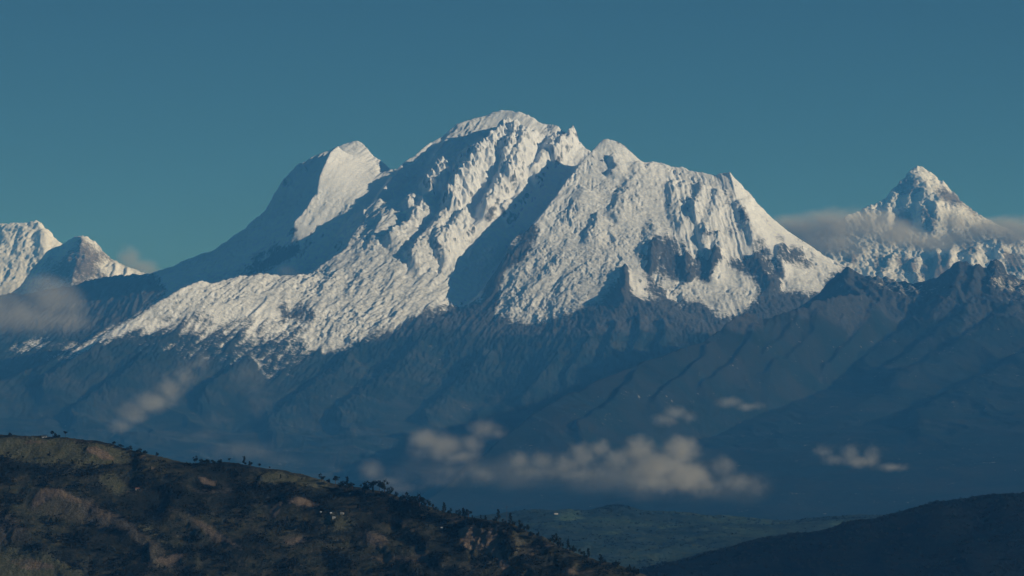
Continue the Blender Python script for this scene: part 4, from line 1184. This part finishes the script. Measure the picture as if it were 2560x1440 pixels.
def scrub_mass(name, label, pts, fld, size, mat):
    vv, n = [], 0
    for u, v in pts:
        x, y, z = hit(fld, u, v)
        s = rs.uniform(*size)
        m = 13
        d = rs.randn(m, 3)
        d /= np.linalg.norm(d, axis=1)[:, None]
        d[:, 2] = np.abs(d[:, 2]) * 0.8
        c = np.array((x, y, z)) + d * s * (0.45 + 0.5 * rs.rand(m, 1))
        q = rs.randn(m, 3, 3)
        q /= np.linalg.norm(q, axis=2)[:, :, None]
        vv.append((c[:, None, :] + q * s * 0.42).reshape(-1, 3))
        n += m
    co = np.concatenate(vv).astype(f32)
    me = bpy.data.meshes.new(name)
    me.vertices.add(len(co)); me.vertices.foreach_set('co', co.ravel())
    me.loops.add(len(co)); me.loops.foreach_set('vertex_index', np.arange(len(co), dtype=np.int32))
    me.polygons.add(n); me.polygons.foreach_set('loop_start', np.arange(0, len(co), 3, dtype=np.int32))
    me.update(calc_edges=True)
    me.materials.append(mat)
    o = bpy.data.objects.new(name, me)
    C.objects.link(o)
    o['kind'] = 'stuff'
    o['label'] = label
    return o


scrub_mass('undergrowth', 'low dark scrub spread over the near hillside', scatter(6500, clumpy), near, (1.2, 3.4), M_scrub)


def band(fld, u0, u1, v0, v1, n, wv, seed, thr=0.0):
    r = np.random.RandomState(seed)
    out = []
    while len(out) < n:
        u, v = r.uniform(u0, u1), r.uniform(v0, v1)
        if float(perlin(np.array([u / 70.0]), np.array([v / wv]), seed)[0]) > thr - 0.35 * r.rand():
            out.append((u, v))
    return out


edge = [(u, np.interp(u, [1640, 1800, 1920, 2042, 2177, 2274, 2348, 2470, 2560], [1419, 1373, 1346, 1327, 1297, 1276, 1257, 1241, 1234]) + 2 + 6 * rs.rand() ** 2) for u in rs.uniform(1640, 2575, 1500)]
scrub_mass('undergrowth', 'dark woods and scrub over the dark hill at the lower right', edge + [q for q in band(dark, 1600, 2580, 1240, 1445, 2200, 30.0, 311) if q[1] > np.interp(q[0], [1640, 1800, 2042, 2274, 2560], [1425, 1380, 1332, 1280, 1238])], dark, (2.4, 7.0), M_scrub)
vedge = [(u, 1 + np.interp(u, [1260, 1400, 1480, 1520, 1560, 1600, 1800, 1920, 2050, 2100, 2250], [1284, 1273, 1274, 1269, 1269, 1282, 1292, 1298, 1294, 1291, 1298]) + 5 * rs.rand()) for u in np.concatenate([rs.uniform(1260, 2250, 300), rs.normal(1540, 22, 60), rs.normal(2060, 40, 60)])]
scrub_mass('undergrowth', 'hedges and trees among the hazy valley fields', vedge + [q for q in band(val, 1250, 2200, 1275, 1440, 1500, 16.0, 321, 0.1) if q[1] > 1296 or q[0] < 1560], val, (3.0, 7.0), M_scrub)
# ------------------------------------------------------------------ farm houses and the pole on the hill
def plain(name, lo, hi, scale=1.5):
    m = bpy.data.materials.new(name)
    t = NT(m)
    p = t.n('ShaderNodeNewGeometry').outputs['Position']
    b = t.n('ShaderNodeBsdfDiffuse')
    t.l(t.ramp(t.noise(p, scale, 4), [(0.3, lo), (0.7, hi)]), b.inputs['Color'])
    t.l(b.outputs[0], t.out.inputs['Surface'])
    return m


M_white = plain('whitewashed_wall', (.46, .45, .43), (.58, .57, .55))
M_adobe = plain('pale_adobe_wall', (.42, .37, .3), (.55, .5, .42))
M_tin = plain('pale_sheet_roof', (.34, .36, .38), (.46, .48, .5))
M_clay = plain('clay_tile_roof', (.2, .1, .07), (.28, .15, .1))
M_wood = plain('weathered_wood', (.06, .045, .035), (.11, .085, .065))
M_pane = plain('dark_window_glass', (.02, .025, .03), (.035, .04, .05))


def boxes(name, items, mat, parent):
    vv, ff = [], []
    for (a, b, c), (d, e, g) in items:
        i = len(vv)
        vv += [(a, b, c), (d, b, c), (d, e, c), (a, e, c), (a, b, g), (d, b, g), (d, e, g), (a, e, g)]
        ff += [tuple(i + k for k in q) for q in ((0, 3, 2, 1), (4, 5, 6, 7), (0, 1, 5, 4), (1, 2, 6, 5), (2, 3, 7, 6), (3, 0, 4, 7))]
    o = bpy.data.objects.new(name, mesh_from(name, vv, ff, mat))
    C.objects.link(o)
    o.parent = parent
    return o


def house(fld, u, v, w, dep, h, rise, turn, wall, roof, label):
    x, y, z = hit(fld, u, v)
    o = bpy.data.objects.new('house', None)
    C.objects.link(o)
    o.location = (x, y + dep * 0.3, z - 0.3)
    o.rotation_euler = (0, 0, turn)
    o['label'] = label
    o['category'] = 'house'
    o['group'] = 'scattered farm houses'
    a, b = w / 2, dep / 2
    vv = [(-a, -b, -1.5), (a, -b, -1.5), (a, b, -1.5), (-a, b, -1.5), (-a, -b, h), (a, -b, h), (a, b, h), (-a, b, h), (-a, 0, h + rise), (a, 0, h + rise)]
    ff = [(0, 1, 5, 4), (1, 2, 6, 9, 5), (2, 3, 7, 6), (3, 0, 4, 8, 7), (0, 3, 2, 1)]
    wl = bpy.data.objects.new('wall', mesh_from('wall', vv, ff, wall))
    C.objects.link(wl); wl.parent = o
    k = 0.45
    s = rise / b
    rv = []
    for dz in (0.04, 0.22):
        rv += [(-a - k, -b - k, h - k * s + dz), (a + k, -b - k, h - k * s + dz), (a + k, 0, h + rise + dz), (-a - k, 0, h + rise + dz), (a + k, b + k, h - k * s + dz), (-a - k, b + k, h - k * s + dz)]
    rf = [(0, 1, 2, 3), (3, 2, 4, 5), (6, 9, 8, 7), (9, 11, 10, 8), (0, 6, 7, 1), (1, 7, 8, 2), (2, 8, 10, 4), (4, 10, 11, 5), (5, 11, 9, 3), (3, 9, 6, 0)]
    ro = bpy.data.objects.new('roof', mesh_from('roof', rv, rf, roof))
    C.objects.link(ro); ro.parent = o
    boxes('door', [((-0.5, -b - 0.05, 0.0), (0.5, -b - 0.003, min(2.0, h - 0.3)))], M_wood, o)
    for q in (-a * 0.6, a * 0.6):
        boxes('window', [((q - 0.55, -b - 0.04, 0.9), (q + 0.55, -b - 0.003, min(1.9, h - 0.4)))], M_pane, o)


house(near, 113, 1093, 7.0, 4, 2.6, 1.0, 0.15, M_white, M_tin, 'white farm house with pale sheet roof alone on the near hill crest')
house(near, 836, 1308, 3.6, 3, 1.9, .7, 0.2, M_white, M_tin, 'small bright house on the green terrace, lower one of two side by side')
house(near, 857, 1300, 4.2, 3, 1.9, .7, -0.1, M_adobe, M_tin, 'small bright house on the green terrace, upper right of two side by side')
house(near, 829, 1297, 1.8, 1.8, 1.5, 0.7, 0.3, M_adobe, M_tin, 'tiny pale hut just above the pair of bright houses on the terrace')
house(near, 804, 1290, 1.8, 1.8, 1.5, 0.7, 0.1, M_adobe, M_tin, 'tiny pale hut left of the terrace below the bare tan bank')
house(near, 876, 1237, 2.4, 2.2, 1.8, 0.8, 0.1, M_white, M_tin, 'small white hut half hidden under the trees left of the grove')
house(near, 1105, 1322, 2.0, 2, 1.7, 0.8, 0.1, M_white, M_tin, 'small white hut alone among scrub left of the bare cliff')
house(near, 346, 1226, 5.0, 4, 2.3, 1.0, 0.2, M_adobe, M_clay, 'adobe house with clay roof beside the grass strip on the near hill')
house(val, 1390, 1281, 12, 8, 4, 1.8, 0.2, M_white, M_tin, 'white house far off among the hazy green valley fields')
house(val, 2012, 1336, 13, 8, 4, 1.8, -0.2, M_white, M_tin, 'white house in the valley just above the dark hill')

x, y, z = hit(near, 1267, 1316)
pole = bpy.data.objects.new('utility_pole', None)
C.objects.link(pole)
pole.location = (x, y, z)
pole['label'] = 'thin utility pole with a crossarm standing between the two slender conifers'
pole['category'] = 'pole'
pv_, pf_ = [], []
tube(pv_, pf_, (0, 0, -1), (0, 0, 22), 0.22, 0.13, 8)
o = bpy.data.objects.new('post', mesh_from('post', pv_, pf_, M_wood)); C.objects.link(o); o.parent = pole
boxes('crossarm', [((-1.8, -0.27, 20.2), (1.8, -0.13, 20.45))], M_wood, pole)

print('trees done', time.time() - T0)

# ------------------------------------------------------------------ clouds
def ico_dirs(n=3):
    import bmesh
    bm = bmesh.new()
    bmesh.ops.create_icosphere(bm, subdivisions=n, radius=1.0)
    vv = np.array([q.co[:] for q in bm.verts])
    ff = [tuple(v.index for v in q.verts) for q in bm.faces]
    bm.free()
    return vv, ff


ICO_V, ICO_F = ico_dirs()


def cloud(label, D, puffs, density, soft=0.95, warp=0.5, scale=1.8, deep=1.0, seed=0.0, streak=1.0):
    """puffs: (u, v, half width px, half height px, strength[, depth offset m]). The cloud is one closed body of mist: dense in the middle of
    each billow, frayed by turbulence at its rim."""
    P = []
    for q in puffs:
        off = q[5] if len(q) > 5 else 0.0
        x, y, z = unproject(q[0], q[1], D * 1000 + off)
        P.append((x, y, z, q[2] * 1.32 * y * PX, q[2] * 1.32 * y * PX * deep, q[3] * 1.45 * y * PX, q[4]))
    P = np.array(P)
    lo = (P[:, :3] - P[:, 3:6] * 1.05).min(0)
    hi = (P[:, :3] + P[:, 3:6] * 1.05).max(0)
    c = (lo + hi) / 2
    half = (hi - lo) / 2
    # a closed hull that hugs the billows
    d = ICO_V
    r = np.zeros(len(d))
    for p in P:
        o = (p[:3] - c) / half
        e = p[3:6] * 1.12 / half
        dd, oo = d / e, o / e
        a = (dd * dd).sum(1); b = -(dd @ oo); k = (oo * oo).sum() - 1
        disc = b * b - a * k
        ok = disc > 0
        t = np.where(ok, (-b + np.sqrt(np.maximum(disc, 0))) / a, 0)
        r = np.maximum(r, t)
    # smooth the hull radius so that it stays star shaped and closed
    for _ in range(2):
        acc = r.copy(); n = np.ones(len(r))
        for f in ICO_F:
            for i in range(3):
                acc[f[i]] += r[f[(i + 1) % 3]]; n[f[i]] += 1
        r = np.maximum(acc / n, r)
    r = np.maximum(r, 0.15)
    me = bpy.data.meshes.new('cloud')
    me.from_pydata([tuple(q) for q in (d * r[:, None] * half)], [], ICO_F)
    o = bpy.data.objects.new('cloud', me)
    C.objects.link(o)
    o.location = c
    o['label'] = label
    o['category'] = 'cloud'
    m = bpy.data.materials.new('cloud_mist')
    t = NT(m)
    tc = t.n('ShaderNodeTexCoord').outputs['Object']
    size = float(np.median(P[:, 3:6]))
    vec = t.n('ShaderNodeVectorMath', operation='MULTIPLY')
    t.l(tc, vec.inputs[0])
    vec.inputs[1].default_value = (1 / streak, 1 / streak, 1.0)
    off = t.n('ShaderNodeVectorMath', operation='ADD')
    t.l(vec.outputs[0], off.inputs[0])
    off.inputs[1].default_value = (seed * 1000, seed * 377, seed * 733)
    nz = t.n('ShaderNodeTexNoise')
    t.l(off.outputs[0], nz.inputs['Vector'])
    nz.inputs['Scale'].default_value = scale / size
    nz.inputs['Detail'].default_value = 5.0
    nz.inputs['Roughness'].default_value = 0.58
    body = None
    for p in P:
        sb = t.n('ShaderNodeVectorMath', operation='SUBTRACT')
        t.l(tc, sb.inputs[0])
        sb.inputs[1].default_value = tuple(p[:3] - c)
        dv = t.n('ShaderNodeVectorMath', operation='DIVIDE')
        t.l(sb.outputs[0], dv.inputs[0])
        dv.inputs[1].default_value = tuple(p[3:6])
        ln = t.n('ShaderNodeVectorMath', operation='LENGTH')
        t.l(dv.outputs[0], ln.inputs[0])
        k = t.math('MULTIPLY', t.math('SUBTRACT', 1.0, ln.outputs['Value']), float(p[6]))
        body = k if body is None else t.math('SMOOTH_MAX', body, k, 0.22)
    q = t.math('ADD', body, t.math('MULTIPLY', t.math('SUBTRACT', nz.outputs['Fac'], 0.56), warp * 3.2))
    mr = t.n('ShaderNodeMapRange', interpolation_type='SMOOTHSTEP')
    t.l(q, mr.inputs['Value'])
    mr.inputs['From Min'].default_value = 0.0
    mr.inputs['From Max'].default_value = soft
    mr.inputs['To Min'].default_value = 0.0
    mr.inputs['To Max'].default_value = density
    rim = t.n('ShaderNodeMapRange')       # nothing left at the hull
    t.l(body, rim.inputs['Value'])
    rim.inputs['From Min'].default_value = -0.08
    rim.inputs['From Max'].default_value = 0.12
    pv = t.n('ShaderNodeVolumePrincipled')
    pv.inputs['Color'].default_value = (0.98, 0.98, 0.98, 1)
    pv.inputs['Anisotropy'].default_value = 0.0
    t.l(t.math('MULTIPLY', mr.outputs[0], rim.outputs[0]), pv.inputs['Density'])
    t.l(pv.outputs[0], t.out.inputs['Volume'])
    me.materials.append(m)
    return o


CL = float(os.environ.get('CL', 1.0))
if CL > 0:
    G = 0.0032 * CL
    cloud('big billowing cloud over the valley, brightest of the low bank', 15.9, [(1600, 1128, 46, 34, 1.1), (1585, 1112, 26, 18, 1), (1700, 1125, 52, 34, 1.1), (1640, 1165, 70, 34, 1.25), (1715, 1190, 66, 34, 1.15), (1655, 1205, 90, 26, .7), (1750, 1215, 60, 26, .6)], G * 2.3, seed=1, warp=.34)
    cloud('long ragged cloud trailing from the left of the brightest valley cloud', 16.1, [(1500, 1122, 34, 24, 1), (1455, 1140, 46, 34, 1), (1420, 1160, 50, 28, .9), (1355, 1152, 34, 22, .9), (1295, 1152, 32, 26, .9), (1540, 1145, 44, 26, .9), (1440, 1185, 80, 20, .6), (1330, 1180, 60, 18, .5)], G * 1.5, seed=2, warp=.4)
    cloud('rounded cloud left of the valley bank with a dark gap above it', 16.4, [(1065, 1100, 48, 30, 1.05), (1110, 1118, 60, 32, 1), (1180, 1110, 34, 26, .9), (1150, 1140, 60, 20, .7), (1050, 1130, 40, 20, .6)], G * 1.6, seed=3, warp=.3)
    cloud('small oval cloud floating highest over the rounded cloud', 16.6, [(1210, 1072, 40, 24, 1), (1240, 1082, 30, 20, .8), (1185, 1068, 24, 14, .7)], G * 1.2, seed=4, warp=.3)
    cloud('small cloud just above the grove on the near hill crest', 15.6, [(928, 1176, 36, 26, 1), (965, 1205, 50, 16, .6), (1000, 1222, 60, 16, .5)], G * 1.1, seed=5, warp=.3)
    cloud('faint cloud puff between the rounded cloud and the valley bank', 15.9, [(1205, 1188, 40, 26, .9), (1180, 1168, 26, 18, .7), (1130, 1185, 60, 26, .5), (1100, 1205, 70, 20, .45)], G * .7, seed=6, warp=.35)
    cloud('small round cloud right of the brightest valley cloud', 15.9, [(1810, 1165, 36, 28, 1), (1850, 1205, 60, 24, .65), (1890, 1220, 40, 18, .5)], G * 1.1, seed=7, warp=.35)
    cloud('ragged wispy cloud alone over the slope far to the right of the bank', 16.3, [(2125, 1135, 28, 26, 1), (2060, 1128, 34, 18, .7), (2085, 1150, 34, 16, .8), (2180, 1142, 26, 28, .9), (2150, 1155, 50, 16, .9), (2230, 1168, 50, 12, .7)], G * 1.5, seed=8, warp=.4)
    cloud('slanting wisp of cloud above the brightest valley cloud', 18.2, [(1690, 1032, 36, 18, .95), (1660, 1050, 40, 16, .9), (1720, 1045, 30, 16, .7)], G * 1.2, seed=9, warp=.4)
    cloud('thin flat wisp lying up and right of the slanting wisp', 18.6, [(1825, 1006, 40, 15, .9), (1870, 1016, 46, 12, .7)], G * 1.1, seed=10, warp=.4)
    cloud('cloud strip climbing diagonally across the lower left slope', 21.8, [(300, 1062, 34, 20, .8), (330, 1030, 44, 28, 1), (380, 1005, 50, 26, 1.1), (425, 975, 38, 34, .9), (460, 940, 34, 34, .75), (500, 905, 30, 36, .6)], G * 1.6, seed=11, warp=.35)
    cloud('faint veil of cloud rising near the middle of the lower left slope', 21.8, [(615, 930, 40, 46, .7), (640, 985, 40, 60, .6)], G * .45, seed=12, warp=.35)
    cloud('thin mist low on the slope just over the wooded knoll', 19.5, [(600, 1125, 110, 26, .8), (500, 1090, 90, 22, .6), (700, 1150, 70, 22, .6)], G * .2, seed=13, warp=.4)
    cloud('broad grey cloud hiding the foot of the far left peaks', 29.3, [(120, 745, 80, 50, 1), (170, 750, 46, 44, 1), (60, 790, 110, 44, .8), (-40, 770, 130, 60, .8), (150, 800, 90, 36, .7), (110, 708, 70, 22, .7)], G * .75, seed=14, warp=.3)
    cloud('grey cone of cloud behind the notch at the left of the snow mountain', 40.5, [(322, 650, 34, 32, 1), (355, 672, 44, 24, .9), (385, 690, 40, 16, .7)], G * 1.4, seed=15, warp=.25)
    cloud('grey cloud bank between the snow mountain and the right pyramid peak', 38.2, [(2000, 578, 90, 34, 1), (2080, 572, 90, 44, 1), (2160, 565, 80, 40, .9), (2240, 590, 80, 34, .9), (2060, 610, 120, 36, .8), (1960, 590, 80, 40, .7), (2300, 605, 90, 26, .8)], G * 2.0, seed=16, warp=.36, streak=1.6)
    cloud('grey cloud drifting across the right flank of the pyramid peak', 38.4, [(2390, 560, 60, 30, .8), (2460, 575, 80, 30, 1), (2540, 580, 90, 36, 1), (2400, 595, 90, 24, .8), (2640, 590, 90, 40, 1)], G * 1.9, seed=17, warp=.36, streak=1.6)
    cloud('small puff of cloud on the glacier edge below the dark saddle', 29.0, [(715, 678, 28, 14, .9), (745, 690, 30, 10, .8)], G * .35, seed=18, warp=.3)
    cloud('thin veil of mist spread through and under the broken valley clouds', 15.3, [(1300, 1180, 180, 44, .8), (1560, 1195, 200, 48, .9), (1800, 1210, 150, 44, .8), (1120, 1170, 120, 44, .7), (1680, 1150, 130, 40, .7), (1000, 1190, 70, 30, .6)], G * .2, seed=19, warp=.55, streak=1.4)
    scene.cycles.volume_step_rate = 0.7
    scene.cycles.volume_max_steps = 256

# ------------------------------------------------------------------ ground and air
def box_mesh(name, lo, hi, mat):
    me = bpy.data.meshes.new(name)
    (a, b, c), (d, e, g) = lo, hi
    vv = [(a, b, c), (d, b, c), (d, e, c), (a, e, c), (a, b, g), (d, b, g), (d, e, g), (a, e, g)]
    me.from_pydata(vv, [], [(0, 3, 2, 1), (4, 5, 6, 7), (0, 1, 5, 4), (1, 2, 6, 5), (2, 3, 7, 6), (3, 0, 4, 7)])
    me.materials.append(mat)
    o = bpy.data.objects.new(name, me)
    C.objects.link(o)
    return o


GROUND_Z = -1500.0
gm = bpy.data.meshes.new('ground')
gm.from_pydata([(-69000, -2900, GROUND_Z), (69000, -2900, GROUND_Z), (69000, 69000, GROUND_Z), (-69000, 69000, GROUND_Z)], [], [(0, 1, 2, 3)])
gm.materials.append(M_valley)
go = bpy.data.objects.new('ground', gm)
C.objects.link(go)
go['kind'] = 'structure'
HAZE_D = float(os.environ.get('HD', 2.45e-5))
if HAZE:
    m = bpy.data.materials.new('haze_air')
    t = NT(m)
    pv = t.n('ShaderNodeVolumePrincipled')
    pv.inputs['Color'].default_value = (0.075, 0.37, 1.0, 1)
    pv.inputs['Absorption Color'].default_value = (1, 1, 1, 1)
    pv.inputs['Density'].default_value = HAZE_D
    pv.inputs['Anisotropy'].default_value = 0.0
    t.l(pv.outputs[0], t.out.inputs['Volume'])
    hz = box_mesh('haze', (-70000, -3000, GROUND_Z - 1), (70000, 70000, 4400), m)
    hz['kind'] = 'stuff'
    hz['label'] = 'thin blue air that fades the far slopes'
